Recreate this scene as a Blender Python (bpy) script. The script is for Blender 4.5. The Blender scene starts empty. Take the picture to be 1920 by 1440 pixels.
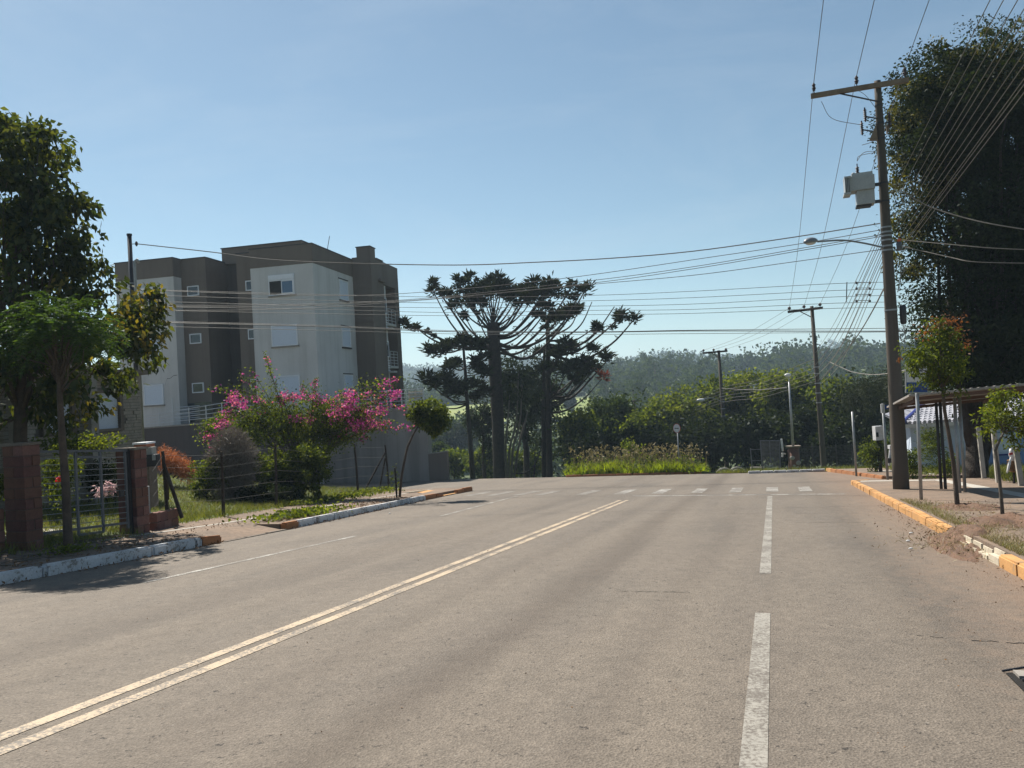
import bpy, bmesh, math, random
import numpy as np
from mathutils import Vector, Matrix, noise as mnoise

SC = bpy.context.scene
COL = SC.collection
rad = math.radians

# ------------------------------------------------------------------ camera
FPX = 1442.0                       # focal length for a 1920 px wide frame
PITCH, ROLL, CAMZ = rad(1.0), rad(3.3), 1.6
cr, sr, cp, sp = math.cos(ROLL), math.sin(ROLL), math.cos(PITCH), math.sin(PITCH)
FW = np.array([0, cp, sp]); UP0 = np.array([0, -sp, cp]); RT0 = np.array([1., 0, 0])
RT = RT0 * cr - UP0 * sr; UP = UP0 * cr + RT0 * sr
EYE = np.array([0, 0, CAMZ])
cam = bpy.data.cameras.new('camera'); camo = bpy.data.objects.new('camera', cam); COL.objects.link(camo)
cam.sensor_width = 36.0; cam.sensor_fit = 'HORIZONTAL'; cam.lens = FPX / 1920 * 36.0
cam.clip_start = 0.05; cam.clip_end = 9000
camo.matrix_world = Matrix(((RT[0], UP[0], -FW[0], 0), (RT[1], UP[1], -FW[1], 0), (RT[2], UP[2], -FW[2], CAMZ), (0, 0, 0, 1)))
SC.camera = camo

# ------------------------------------------------------------------ light
SUN_AZ, SUN_EL = rad(-34), rad(53)          # azimuth measured from +Y towards +X
world = bpy.data.worlds.new('World'); SC.world = world; world.use_nodes = True
wn = world.node_tree.nodes; wl = world.node_tree.links
sky = wn.new('ShaderNodeTexSky'); sky.sky_type = 'NISHITA'; sky.sun_disc = False
sky.sun_elevation = SUN_EL; sky.sun_rotation = SUN_AZ
sky.altitude = 700; sky.air_density = 1.0; sky.dust_density = 0.5; sky.ozone_density = 2.6
bg = wn['Background']; bg.inputs['Strength'].default_value = 0.055
tint = wn.new('ShaderNodeMix'); tint.data_type = 'RGBA'; tint.blend_type = 'MULTIPLY'; tint.inputs[0].default_value = 1; tint.inputs[7].default_value = (1.10, 1.14, .985, 1)
wl.new(sky.outputs[0], tint.inputs[6])
# faint wisps of high haze
tcw = wn.new('ShaderNodeTexCoord'); mpw = wn.new('ShaderNodeMapping'); mpw.inputs['Scale'].default_value = (1.5, 1.5, 5); mpw.inputs['Rotation'].default_value = (.2, .35, .4)
nzw = wn.new('ShaderNodeTexNoise'); nzw.inputs['Scale'].default_value = 1.6; nzw.inputs['Detail'].default_value = 7; nzw.inputs['Roughness'].default_value = .62; nzw.inputs['Distortion'].default_value = .6
wl.new(tcw.outputs['Generated'], mpw.inputs[0]); wl.new(mpw.outputs[0], nzw.inputs['Vector'])
rw_ = wn.new('ShaderNodeMapRange'); rw_.inputs[1].default_value = .50; rw_.inputs[2].default_value = .80; rw_.inputs[4].default_value = .16; wl.new(nzw.outputs['Fac'], rw_.inputs[0])
wisp = wn.new('ShaderNodeMix'); wisp.data_type = 'RGBA'; wisp.inputs[7].default_value = (7.0, 7.6, 8.2, 1)
wl.new(rw_.outputs[0], wisp.inputs[0]); wl.new(tint.outputs[2], wisp.inputs[6]); wl.new(wisp.outputs[2], bg.inputs['Color'])
sunl = bpy.data.lights.new('sun', 'SUN'); sunl.energy = 5.0; sunl.angle = rad(0.55); sunl.color = (1.0, 0.93, 0.82)
suno = bpy.data.objects.new('sun', sunl); COL.objects.link(suno)
SUNV = Vector((math.sin(SUN_AZ) * math.cos(SUN_EL), math.cos(SUN_AZ) * math.cos(SUN_EL), math.sin(SUN_EL)))
suno.rotation_euler = SUNV.to_track_quat('Z', 'Y').to_euler(); suno.location = SUNV * 60
SC.view_settings.view_transform = 'Standard'; SC.view_settings.look = 'None'
SC.view_settings.gamma = 1.0; SC.view_settings.use_curve_mapping = False
SC.view_settings.exposure = 0.95
SC.cycles.use_denoising = True
SC.cycles.max_bounces = 6; SC.cycles.diffuse_bounces = 3; SC.cycles.glossy_bounces = 2
SC.cycles.transmission_bounces = 4; SC.cycles.transparent_max_bounces = 6; SC.cycles.volume_bounces = 0
SC.cycles.sample_clamp_indirect = 6.0

# ------------------------------------------------------------------ survey helpers (photo pixel + true distance -> point)
def ray(px, py): return FW + RT * (px - 960) / FPX + UP * (720 - py) / FPX
def at(px, py, dep): return Vector(EYE + ray(px, py) * dep)
ROAD_A, ROAD_K = rad(18.4916), 0.0727883      # heading of the road and its fall
D = np.array([math.sin(ROAD_A), math.cos(ROAD_A)]); N = np.array([math.cos(ROAD_A), -math.sin(ROAD_A)])
DV = Vector((D[0], D[1], 0)); NV = Vector((N[0], N[1], 0)); ZV = Vector((0, 0, 1))
DS = Vector((D[0], D[1], -ROAD_K)).normalized(); NS = NV.cross(DS).normalized()   # along the slope, and its normal
if NS.z < 0: NS = -NS
def rp(s, t, z=0.0): return Vector((D[0] * s + N[0] * t, D[1] * s + N[1] * t, -ROAD_K * s + z))
def ground(px, py, z=0.0):
    r = ray(px, py); l = (z - CAMZ) / (r[2] + ROAD_K * float(r[:2] @ D)); return Vector(EYE + r * l)
def st(p): return float(np.array(p[:2]) @ D), float(np.array(p[:2]) @ N)
def on_line(px, py, p0, p1):                 # vertical plane through two plan points
    p0 = np.array(p0[:2]); p1 = np.array(p1[:2]); d = p1 - p0; n = np.array([-d[1], d[0]]); r = ray(px, py)
    l = float((p0 - EYE[:2]) @ n) / float(r[:2] @ n); return Vector(EYE + r * l)
def m_px(px, dep): return px * dep / FPX     # pixels -> metres at a distance

# ------------------------------------------------------------------ materials
MATS = {}
def newmat(name):
    m = bpy.data.materials.new(name); m.use_nodes = True; MATS[name] = m
    return m, m.node_tree.nodes, m.node_tree.links, m.node_tree.nodes['Principled BSDF']
def pos_noise(nt, ln, scale, detail=4, rough=.55, w=None, mapscale=None):
    g = nt.new('ShaderNodeNewGeometry'); n = nt.new('ShaderNodeTexNoise')
    n.inputs['Scale'].default_value = scale; n.inputs['Detail'].default_value = detail; n.inputs['Roughness'].default_value = rough
    if mapscale:
        mp = nt.new('ShaderNodeMapping'); mp.inputs['Scale'].default_value = mapscale
        if len(mapscale) == 3: pass
        ln.new(g.outputs['Position'], mp.inputs['Vector']); ln.new(mp.outputs[0], n.inputs['Vector'])
    else: ln.new(g.outputs['Position'], n.inputs['Vector'])
    return n
def ramp(nt, ln, src, stops):
    r = nt.new('ShaderNodeValToRGB'); e = r.color_ramp.elements
    while len(e) < len(stops): e.new(0.5)
    for i, (p, c) in enumerate(stops):
        e[i].position = p; e[i].color = (c[0], c[1], c[2], 1) if hasattr(c, '__len__') else (c, c, c, 1)
    ln.new(src, r.inputs[0]); return r
def mixc(nt, ln, fac, a, b, mode='MIX'):
    m = nt.new('ShaderNodeMix'); m.data_type = 'RGBA'; m.blend_type = mode
    if isinstance(fac, (int, float)): m.inputs[0].default_value = fac
    else: ln.new(fac, m.inputs[0])
    for v, i in ((a, 6), (b, 7)):
        if isinstance(v, (tuple, list)): m.inputs[i].default_value = (*v[:3], 1)
        else: ln.new(v, m.inputs[i])
    return m.outputs[2]
def bump(nt, ln, bs, h, strength=.3, dist=.02):
    b = nt.new('ShaderNodeBump'); b.inputs['Strength'].default_value = strength; b.inputs['Distance'].default_value = dist
    ln.new(h, b.inputs['Height']); ln.new(b.outputs[0], bs.inputs['Normal'])
def surf(name, c, c2=None, rough=.8, scale=6, metal=0, bmp=.15, fine=60, spec=.3, dist=.01):
    """plain surface with two-scale mottling between c and c2"""
    m, nt, ln, bs = newmat(name)
    c2 = c2 or tuple(x * .75 for x in c)
    n1 = pos_noise(nt, ln, scale, 5); n2 = pos_noise(nt, ln, fine, 3)
    f = ramp(nt, ln, n1.outputs['Fac'], [(.3, 0.), (.7, 1.)])
    a = mixc(nt, ln, f.outputs[0], c, c2)
    f2 = ramp(nt, ln, n2.outputs['Fac'], [(.3, .8), (.7, 1.12)])
    a = mixc(nt, ln, 1.0, a, f2.outputs[0], 'MULTIPLY')
    ln.new(a, bs.inputs['Base Color']); bs.inputs['Roughness'].default_value = rough
    bs.inputs['Metallic'].default_value = metal; bs.inputs['Specular IOR Level'].default_value = spec
    if bmp: bump(nt, ln, bs, n2.outputs['Fac'], bmp, dist)
    return m
def leafmat(name, c1, c2, trans=.45, tcol=None, gloss=.025):
    """leaf: every leaf gets its own shade between c1 and c2; light passes through it"""
    m, nt, ln, bs = newmat(name); out = nt['Material Output']; nt.remove(bs)
    g = nt.new('ShaderNodeNewGeometry')
    col = mixc(nt, ln, g.outputs['Random Per Island'], c1, c2)
    n = pos_noise(nt, ln, 1.3, 2); f = ramp(nt, ln, n.outputs['Fac'], [(.3, .75), (.7, 1.25)])
    col = mixc(nt, ln, 1.0, col, f.outputs[0], 'MULTIPLY')
    d = nt.new('ShaderNodeBsdfDiffuse'); t = nt.new('ShaderNodeBsdfTranslucent'); gl = nt.new('ShaderNodeBsdfGlossy')
    ln.new(col, d.inputs[0])
    tc = mixc(nt, ln, 1.0, col, tcol or (1.6, 1.5, .55), 'MULTIPLY'); ln.new(tc, t.inputs[0])
    gl.inputs['Roughness'].default_value = .55; gl.inputs[0].default_value = (.8, .85, .9, 1)
    m1 = nt.new('ShaderNodeMixShader'); m1.inputs[0].default_value = trans; ln.new(d.outputs[0], m1.inputs[1]); ln.new(t.outputs[0], m1.inputs[2])
    m2 = nt.new('ShaderNodeMixShader'); m2.inputs[0].default_value = gloss; ln.new(m1.outputs[0], m2.inputs[1]); ln.new(gl.outputs[0], m2.inputs[2])
    ln.new(m2.outputs[0], out.inputs['Surface']); return m

# ------------------------------------------------------------------ object helpers
ORG = {}
class MB:
    """collects shapes in world coordinates; build() links them as one mesh object"""
    def __init__(s): s.v = []; s.f = []
    def add(s, vs, fs):
        o = len(s.v); s.v += [tuple(v) for v in vs]; s.f += [tuple(i + o for i in f) for f in fs]; return s
    def box(s, c, size, ax=(1, 0, 0), ay=(0, 1, 0), az=(0, 0, 1)):
        c = Vector(c); ax = Vector(ax) * size[0] / 2; ay = Vector(ay) * size[1] / 2; az = Vector(az) * size[2] / 2
        vs = [c + ax * i + ay * j + az * k for k in (-1, 1) for j in (-1, 1) for i in (-1, 1)]
        return s.add(vs, [(0, 2, 3, 1), (4, 5, 7, 6), (0, 1, 5, 4), (2, 6, 7, 3), (0, 4, 6, 2), (1, 3, 7, 5)])
    def prism(s, poly, vec):
        n = len(poly); vec = Vector(vec); vs = [Vector(p) for p in poly] + [Vector(p) + vec for p in poly]
        fs = [tuple(range(n))[::-1], tuple(range(n, 2 * n))] + [(i, (i + 1) % n, (i + 1) % n + n, i + n) for i in range(n)]
        return s.add(vs, fs)
    def quad(s, a, b, c, d): return s.add([a, b, c, d], [(0, 1, 2, 3)])
    def tube(s, pts, r, n=6, cap=True):
        pts = [Vector(p) for p in pts]; m = len(pts)
        rs = r if hasattr(r, '__len__') else [r] * m
        vs = []; prev = None
        for i, p in enumerate(pts):
            d = (pts[min(i + 1, m - 1)] - pts[max(i - 1, 0)])
            d = d.normalized() if d.length > 1e-9 else ZV
            if prev is None:
                x = d.cross(ZV)
                if x.length < 1e-3: x = d.cross(Vector((1, 0, 0)))
            else: x = prev - d * prev.dot(d)
            x = x.normalized(); prev = x; y = d.cross(x)
            for k in range(n):
                a = 2 * math.pi * k / n; vs.append(p + x * (math.cos(a) * rs[i]) + y * (math.sin(a) * rs[i]))
        fs = [(i * n + k, i * n + (k + 1) % n, (i + 1) * n + (k + 1) % n, (i + 1) * n + k) for i in range(m - 1) for k in range(n)]
        if cap: fs += [tuple(range(n))[::-1], tuple(range((m - 1) * n, m * n))]
        return s.add(vs, fs)
    def ball(s, c, r, nu=8, nv=6, axes=None):
        c = Vector(c); rx, ry, rz = r if hasattr(r, '__len__') else (r, r, r)
        ax, ay, az = axes or (Vector((1, 0, 0)), Vector((0, 1, 0)), ZV)
        vs = []; fs = []
        for j in range(nv + 1):
            th = math.pi * j / nv
            for i in range(nu):
                ph = 2 * math.pi * i / nu
                vs.append(c + ax * (rx * math.sin(th) * math.cos(ph)) + ay * (ry * math.sin(th) * math.sin(ph)) + az * (rz * math.cos(th)))
        for j in range(nv):
            for i in range(nu): fs.append((j * nu + i, j * nu + (i + 1) % nu, (j + 1) * nu + (i + 1) % nu, (j + 1) * nu + i))
        return s.add(vs, fs)
    def disc(s, c, r, nrm, thick, n=24, up=ZV):
        nrm = Vector(nrm).normalized(); x = nrm.cross(up).normalized(); y = nrm.cross(x)
        return s.prism([Vector(c) + x * r * math.cos(2 * math.pi * i / n) + y * r * math.sin(2 * math.pi * i / n) for i in range(n)], nrm * thick)
    def build(s, name, mat, parent=None, smooth=False, kind=None, loc=None):
        me = bpy.data.meshes.new(name); o = bpy.data.objects.new(name, me)
        if parent is not None: L = ORG[parent.name]; o.parent = parent
        else: L = Vector(loc) if loc is not None else Vector((0, 0, 0)); o.location = L
        me.from_pydata([(v[0] - L[0], v[1] - L[1], v[2] - L[2]) for v in s.v], [], s.f)
        bm = bmesh.new(); bm.from_mesh(me); bmesh.ops.recalc_face_normals(bm, faces=bm.faces); bm.to_mesh(me); bm.free()
        if mat is not None: me.materials.append(MATS[mat] if isinstance(mat, str) else mat)
        if smooth: me.polygons.foreach_set('use_smooth', [True] * len(me.polygons))
        COL.objects.link(o); ORG[o.name] = L
        if kind: o['kind'] = kind
        return o
def thing(name, label, cat, loc, group=None):
    o = bpy.data.objects.new(name, None); o.empty_display_size = .2; o.location = loc; COL.objects.link(o)
    ORG[o.name] = Vector(loc); return tag(o, label, cat, group)
def tag(o, label, cat, group=None):
    o['label'] = label; o['category'] = cat
    if group: o['group'] = group
    return o
def link_np(name, V, F4, mat, parent=None, kind='stuff', loc=None, smooth=False):
    """mesh object from numpy arrays: V (n,3) and F4 (m,k) with k = 3 or 4"""
    me = bpy.data.meshes.new(name); k = F4.shape[1]
    o = bpy.data.objects.new(name, me)
    if parent is not None: L = ORG[parent.name]; o.parent = parent
    else: L = Vector(loc) if loc is not None else Vector((0, 0, 0)); o.location = L
    V = V - np.array(L)
    me.vertices.add(len(V)); me.vertices.foreach_set('co', V.astype(np.float32).ravel())
    me.loops.add(F4.size); me.loops.foreach_set('vertex_index', F4.astype(np.int32).ravel())
    me.polygons.add(len(F4)); me.polygons.foreach_set('loop_start', np.arange(0, F4.size, k, dtype=np.int32))
    me.update(calc_edges=True); me.validate()
    if mat is not None: me.materials.append(MATS[mat])
    if smooth: me.polygons.foreach_set('use_smooth', [True] * len(me.polygons))
    COL.objects.link(o); ORG[o.name] = L
    if kind: o['kind'] = kind
    return o
def unit(a): return a / np.maximum(np.linalg.norm(a, axis=1, keepdims=True), 1e-9)
def leaf_arrays(P, size, rng, aspect=.45, droop=.3, var=.4, dirs=None, spread=1.0, lift=None):
    """one diamond-shaped leaf per point"""
    n = len(P); d = rng.normal(size=(n, 3)) * spread
    if dirs is not None: d = d + dirs
    d[:, 2] -= droop; d = unit(d)
    s = unit(np.cross(d, rng.normal(size=(n, 3)))); L = size * (1 - var / 2 + var * rng.random((n, 1)))
    nn = np.cross(d, s)
    mid = P + d * L * .45
    V = np.stack([P, mid + s * L * aspect / 2 + nn * L * .06, P + d * L - np.array([0, 0, 1]) * L * .12, mid - s * L * aspect / 2 + nn * L * .06], 1).reshape(-1, 3)
    return V, np.arange(4 * n).reshape(n, 4)
def blade_arrays(P, h, w, rng, lean=.5, var=.6):
    n = len(P); a = rng.random(n) * 2 * math.pi; s = np.stack([np.cos(a), np.sin(a), np.zeros(n)], 1)
    H = (h * (1 - var / 2 + var * rng.random(n)))[:, None]
    tip = P + np.array([0, 0, 1]) * H + rng.normal(size=(n, 3)) * np.array([1, 1, .1]) * H * lean
    V = np.stack([P - s * w / 2, P + s * w / 2, tip], 1).reshape(-1, 3)
    return V, np.arange(3 * n).reshape(n, 3)
def clump_points(c, R, nclump, rc, nleaf, rng, shell=.55, flat=1.0, minz=None, noisy=.25):
    """leaf positions in clumps spread through an ellipsoid, denser near its skin; also returns clump centres"""
    u = unit(rng.normal(size=(nclump, 3))); r = shell + (1 - shell) * rng.random((nclump, 1)) ** .7
    r *= 1 + noisy * (rng.random((nclump, 1)) - .5) * 2
    cc = np.array(c) + u * r * np.array(R)
    if minz is not None: cc = cc[cc[:, 2] > minz]
    k = rng.integers(0, len(cc), nleaf)
    cs = rc * (.55 + .9 * rng.random(len(cc)))
    p = unit(rng.normal(size=(nleaf, 3))) * (rng.random((nleaf, 1)) ** .45) * np.array([1, 1, flat * .8])
    return cc[k] + p * cs[k][:, None], cc
def limb(mb, a, b, r0, r1, sag=0, n=5, m=5, rng=random, wob=.04):
    a = Vector(a); b = Vector(b); L = (b - a).length; pts = []
    for i in range(m + 1):
        u = i / m; p = a.lerp(b, u); p.z += sag * L * 4 * u * (1 - u) * -1
        if 0 < i < m: p += Vector((rng.uniform(-1, 1), rng.uniform(-1, 1), rng.uniform(-1, 1))) * wob * L
        pts.append(p)
    mb.tube(pts, [r0 + (r1 - r0) * i / m for i in range(m + 1)], n)
    return pts
def copy_thing(o, loc=None, rz=None, scale=None):
    c = o.copy(); COL.objects.link(c); ORG[c.name] = Vector(loc) if loc is not None else ORG[o.name]
    for ch in [q for q in bpy.data.objects if q.parent == o]:
        d = ch.copy(); COL.objects.link(d); d.parent = c
    if loc is not None: c.location = loc
    if rz is not None: c.rotation_euler = (0, 0, rz)
    if scale is not None: c.scale = scale if hasattr(scale, '__len__') else (scale,) * 3
    return c
def sag_line(pts, n=24):
    """smooth curve through 3D control points (Catmull-Rom)"""
    P = [Vector(p) for p in pts]
    if len(P) == 2: return [P[0].lerp(P[1], i / 4) for i in range(5)]
    Q = [P[0] * 2 - P[1]] + P + [P[-1] * 2 - P[-2]]; out = []
    for i in range(1, len(Q) - 2):
        for j in range(n // (len(P) - 1)):
            t = j / (n // (len(P) - 1)); a, b, c, d = Q[i - 1], Q[i], Q[i + 1], Q[i + 2]
            out.append(.5 * ((2 * b) + (c - a) * t + (2 * a - 5 * b + 4 * c - d) * t * t + (3 * b - a - 3 * c + d) * t ** 3))
    out.append(P[-1]); return out
# ------------------------------------------------------------------ material library
def streaked(name, c, c2):
    """painted render, faintly marked by rain running down"""
    m, nt, ln, bs = newmat(name)
    n1 = pos_noise(nt, ln, 2.2, 6, .65, mapscale=(1, 1, .07)); n2 = pos_noise(nt, ln, 30, 3); n3 = pos_noise(nt, ln, .45, 4)
    a = mixc(nt, ln, ramp(nt, ln, n1.outputs['Fac'], [(.46, 0.), (.72, 1.)]).outputs[0], c, c2)
    a = mixc(nt, ln, 1.0, a, ramp(nt, ln, n3.outputs['Fac'], [(.3, .92), (.7, 1.05)]).outputs[0], 'MULTIPLY')
    a = mixc(nt, ln, 1.0, a, ramp(nt, ln, n2.outputs['Fac'], [(.3, .93), (.7, 1.05)]).outputs[0], 'MULTIPLY')
    ln.new(a, bs.inputs['Base Color']); bs.inputs['Roughness'].default_value = .9; bs.inputs['Specular IOR Level'].default_value = .2; bump(nt, ln, bs, n2.outputs['Fac'], .12, .01); return m
def kerbpaint(name, c, under, wear):
    """brushed kerb paint, chipped back to the stone"""
    m, nt, ln, bs = newmat(name); n = pos_noise(nt, ln, 14, 6, .7); n2 = pos_noise(nt, ln, 2.5, 4); n3 = pos_noise(nt, ln, 45, 3)
    a = nt.new('ShaderNodeMath'); a.operation = 'MULTIPLY_ADD'; a.inputs[1].default_value = .5; ln.new(n2.outputs['Fac'], a.inputs[0]); ln.new(n.outputs['Fac'], a.inputs[2])
    f = ramp(nt, ln, a.outputs[0], [(wear, 0.), (wear + .07, 1.)])
    col = mixc(nt, ln, ramp(nt, ln, n2.outputs['Fac'], [(.3, 0.), (.7, 1.)]).outputs[0], c, tuple(x * .76 for x in c))
    col = mixc(nt, ln, 1.0, col, ramp(nt, ln, n3.outputs['Fac'], [(.3, .85), (.7, 1.1)]).outputs[0], 'MULTIPLY')
    ln.new(mixc(nt, ln, f.outputs[0], col, under), bs.inputs['Base Color']); bs.inputs['Roughness'].default_value = .9; bump(nt, ln, bs, n.outputs['Fac'], .4, .01); return m
surf('concrete', (.30, .28, .25), (.22, .20, .18), scale=2.5)
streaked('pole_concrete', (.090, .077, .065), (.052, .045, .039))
surf('pale_concrete', (.42, .40, .36), (.32, .30, .27), scale=3)
surf('old_concrete', (.19, .16, .13), (.13, .105, .085), scale=1.2, fine=25, bmp=.3)
streaked('cream_render', (.54, .53, .52), (.46, .45, .435))
streaked('brown_render', (.160, .132, .112), (.136, .113, .097))
streaked('dark_render', (.090, .075, .070), (.075, .064, .060))
surf('wall_grey', (.24, .215, .195), (.20, .18, .165), scale=.5, fine=20, bmp=.08)
surf('coping', (.055, .05, .055), rough=.5)
surf('white_paint', (.74, .76, .80), (.68, .70, .74), rough=.45, scale=1.5, bmp=.03)
surf('white_shutter', (.60, .66, .76), (.56, .62, .72), rough=.45, scale=1, bmp=.02)
surf('rail_metal', (.55, .56, .58), (.48, .49, .5), rough=.4, metal=.3, bmp=.03)
surf('galvanised', (.33, .34, .35), (.25, .26, .27), rough=.45, metal=.5, bmp=.05)
surf('dark_metal', (.05, .05, .055), (.035, .035, .04), rough=.5, metal=.3, bmp=.05)
surf('blue_metal', (.030, .036, .075), (.022, .026, .05), rough=.5, scale=3, bmp=.04)
surf('grey_paint', (.13, .135, .15), (.10, .105, .115), rough=.5)
surf('wire', (.16, .15, .14), rough=.6, bmp=0)
surf('wire_pale', (.22, .205, .18), rough=.5, bmp=0)
surf('porcelain', (.055, .04, .045), rough=.55, spec=.3, bmp=0)
surf('transformer_grey', (.34, .36, .37), (.29, .31, .32), rough=.45, scale=5, bmp=.04)
surf('lamp_grey', (.20, .22, .25), rough=.4, bmp=.02)
surf('orange_plastic', (.75, .16, .06), rough=.4, bmp=0)
surf('old_wood', (.21, .16, .115), (.13, .095, .07), scale=4, fine=50, bmp=.4)
surf('post_wood', (.045, .033, .026), (.028, .021, .018), scale=5, fine=50, bmp=.4)
surf('pallet_wood', (.46, .42, .34), (.34, .30, .24), scale=6)
surf('bark_dark', (.045, .034, .027), (.024, .019, .016), scale=5, fine=30, bmp=.8, dist=.03)
surf('bark_brown', (.095, .070, .052), (.055, .042, .033), scale=6, fine=40, bmp=.6, dist=.02)
surf('bark_pale', (.12, .105, .085), (.075, .064, .053), scale=6, fine=40, bmp=.5)
surf('block_red', (.165, .080, .056), (.12, .062, .046), scale=7, fine=70, bmp=.4, rough=.9)
surf('block_red_worn', (.205, .105, .086), (.15, .078, .065), scale=9, fine=60, bmp=.4, rough=.9)
surf('block_red_dark', (.145, .066, .055), (.105, .052, .045), scale=7, fine=60, bmp=.4, rough=.9)
surf('mortar', (.12, .085, .072), (.09, .065, .056), scale=9)
surf('brick_orange', (.42, .15, .075), (.30, .11, .06), scale=8)
surf('stone', (.36, .32, .27), (.25, .22, .185), scale=5, fine=30, bmp=.5, dist=.03)
surf('stone_joint', (.16, .14, .12), scale=8)
kerbpaint('kerb_white', (.55, .56, .58), (.22, .20, .18), .80)
kerbpaint('kerb_cream', (.50, .44, .34), (.30, .235, .165), .84)
kerbpaint('kerb_yellow', (.50, .265, .095), (.26, .19, .13), .86)
kerbpaint('kerb_orange', (.36, .15, .055), (.20, .13, .09), .84)
surf('soil', (.155, .088, .056), (.095, .06, .042), scale=4, fine=30, bmp=.8, dist=.03)
surf('tank_brown', (.16, .075, .05), (.10, .06, .045), scale=4, fine=25, bmp=.3)
surf('tile_blue_grey', (.36, .37, .42), (.26, .27, .32), scale=2, fine=30, rough=.6)
surf('trim_blue', (.03, .04, .22), rough=.5)
surf('wall_blue', (.20, .30, .52), (.18, .27, .48), scale=1, bmp=.04)
surf('wall_pale_blue', (.50, .58, .70), (.45, .52, .63), scale=1, bmp=.04)
surf('sign_blue', (.012, .055, .24), rough=.35, bmp=0)
surf('sign_white', (.62, .63, .65), rough=.35, bmp=0)
surf('sign_red', (.40, .02, .02), rough=.35, bmp=0)
surf('sign_black', (.012, .012, .014), rough=.4, bmp=0)
surf('bag_white', (.72, .72, .74), rough=.35, bmp=.02)
surf('basket', (.22, .12, .05), (.13, .075, .035), scale=9, fine=60, bmp=.5)
surf('paper', (.6, .6, .6), rough=.7, bmp=0)
surf('dark_gap', (.012, .011, .010), rough=.9, bmp=0)
surf('interior_shade', (.03, .028, .026), rough=.9, bmp=0)  # near-black: the shade inside openings is put into the colour
surf('weed_stem', (.10, .12, .04), rough=.8, bmp=0)
leafmat('leaf_big', (.016, .032, .010), (.070, .085, .018), trans=.42, tcol=(1.9, 1.7, .5))
leafmat('leaf_feather', (.016, .042, .011), (.050, .090, .018), trans=.48, tcol=(1.9, 1.7, .5))
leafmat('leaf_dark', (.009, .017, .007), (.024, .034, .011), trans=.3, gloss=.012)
leafmat('leaf_mid', (.022, .042, .010), (.105, .130, .022), trans=.5, tcol=(1.8, 1.7, .5), gloss=.012)
leafmat('leaf_bright', (.045, .070, .012), (.125, .145, .024), trans=.5, tcol=(1.75, 1.7, .5), gloss=.012)
leafmat('leaf_red', (.13, .065, .024), (.24, .115, .034), trans=.45, tcol=(1.4, .9, .5))
leafmat('leaf_far', (.018, .034, .018), (.046, .066, .028), trans=.35, gloss=.0)
leafmat('leaf_pine', (.012, .019, .010), (.034, .042, .017), trans=.22, gloss=.012)
leafmat('leaf_pine_dry', (.16, .045, .025), (.24, .07, .035), trans=.3, tcol=(1.3, .9, .6))
leafmat('petal', (.34, .035, .21), (.52, .12, .34), trans=.42, tcol=(1.15, .75, 1.05))
leafmat('petal_pale', (.60, .14, .24), (.66, .26, .30), trans=.45, tcol=(1.2, .9, .9))
leafmat('petal_lily', (.66, .40, .44), (.72, .56, .56), trans=.4, tcol=(1, 1, 1))
leafmat('petal_red', (.6, .02, .03), (.7, .05, .06), trans=.3, tcol=(1, .6, .6))
leafmat('leaf_sunlit_yellow', (.085, .080, .016), (.20, .165, .03), trans=.45, tcol=(1.5, 1.35, .5))
leafmat('leaf_sunlit_olive', (.040, .046, .012), (.095, .095, .022), trans=.45, tcol=(1.7, 1.5, .5))
leafmat('dry_twig', (.13, .11, .095), (.23, .195, .165), trans=.1, tcol=(1, 1, 1))
leafmat('dry_needle', (.26, .10, .045), (.42, .17, .07), trans=.3, tcol=(1.2, 1, .8))
leafmat('grass_lawn', (.070, .092, .018), (.155, .160, .034), trans=.4, tcol=(1.5, 1.5, .5), gloss=.03)
leafmat('grass_bank', (.085, .130, .012), (.185, .225, .026), trans=.6, tcol=(2.1, 2.0, .45), gloss=.01)
leafmat('grass_dry', (.17, .14, .065), (.27, .22, .11), trans=.3, tcol=(1.1, 1.1, .8), gloss=.03)
leafmat('litter_leaf', (.10, .055, .030), (.22, .13, .065), trans=.1, tcol=(1, 1, 1), gloss=.02)

def glass(name, c, rough=.08):
    m, nt, ln, bs = newmat(name); bs.inputs['Base Color'].default_value = (*c, 1); bs.inputs['Roughness'].default_value = rough
    bs.inputs['Specular IOR Level'].default_value = .8
glass('glass_dark', (.025, .032, .04)); glass('glass_blue', (.05, .10, .18), .05); glass('lamp_lens', (.5, .5, .5), .2)

# sun-bleached asphalt: aggregate speckle, pores, tyre-worn streaks along the lanes, patches, red dust by the right kerb
m, nt, ln, bs = newmat('asphalt')
g = nt.new('ShaderNodeNewGeometry')
dd = nt.new('ShaderNodeVectorMath'); dd.operation = 'DOT_PRODUCT'; dd.inputs[1].default_value = (D[0], D[1], 0); ln.new(g.outputs['Position'], dd.inputs[0])
dn = nt.new('ShaderNodeVectorMath'); dn.operation = 'DOT_PRODUCT'; dn.inputs[1].default_value = (N[0], N[1], 0); ln.new(g.outputs['Position'], dn.inputs[0])
cx = nt.new('ShaderNodeCombineXYZ'); ln.new(dn.outputs['Value'], cx.inputs[0])
sc = nt.new('ShaderNodeMath'); sc.operation = 'MULTIPLY'; sc.inputs[1].default_value = .09; ln.new(dd.outputs['Value'], sc.inputs[0]); ln.new(sc.outputs[0], cx.inputs[1])
streak = nt.new('ShaderNodeTexNoise'); streak.inputs['Scale'].default_value = 1.1; streak.inputs['Detail'].default_value = 5; ln.new(cx.outputs[0], streak.inputs['Vector'])
patch = pos_noise(nt, ln, .35, 5, .6); grit = pos_noise(nt, ln, 55, 4, .7); mid = pos_noise(nt, ln, 6, 4)
vor = nt.new('ShaderNodeTexVoronoi'); vor.inputs['Scale'].default_value = 70; ln.new(g.outputs['Position'], vor.inputs['Vector'])
pore = pos_noise(nt, ln, 17, 5, .75)
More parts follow.
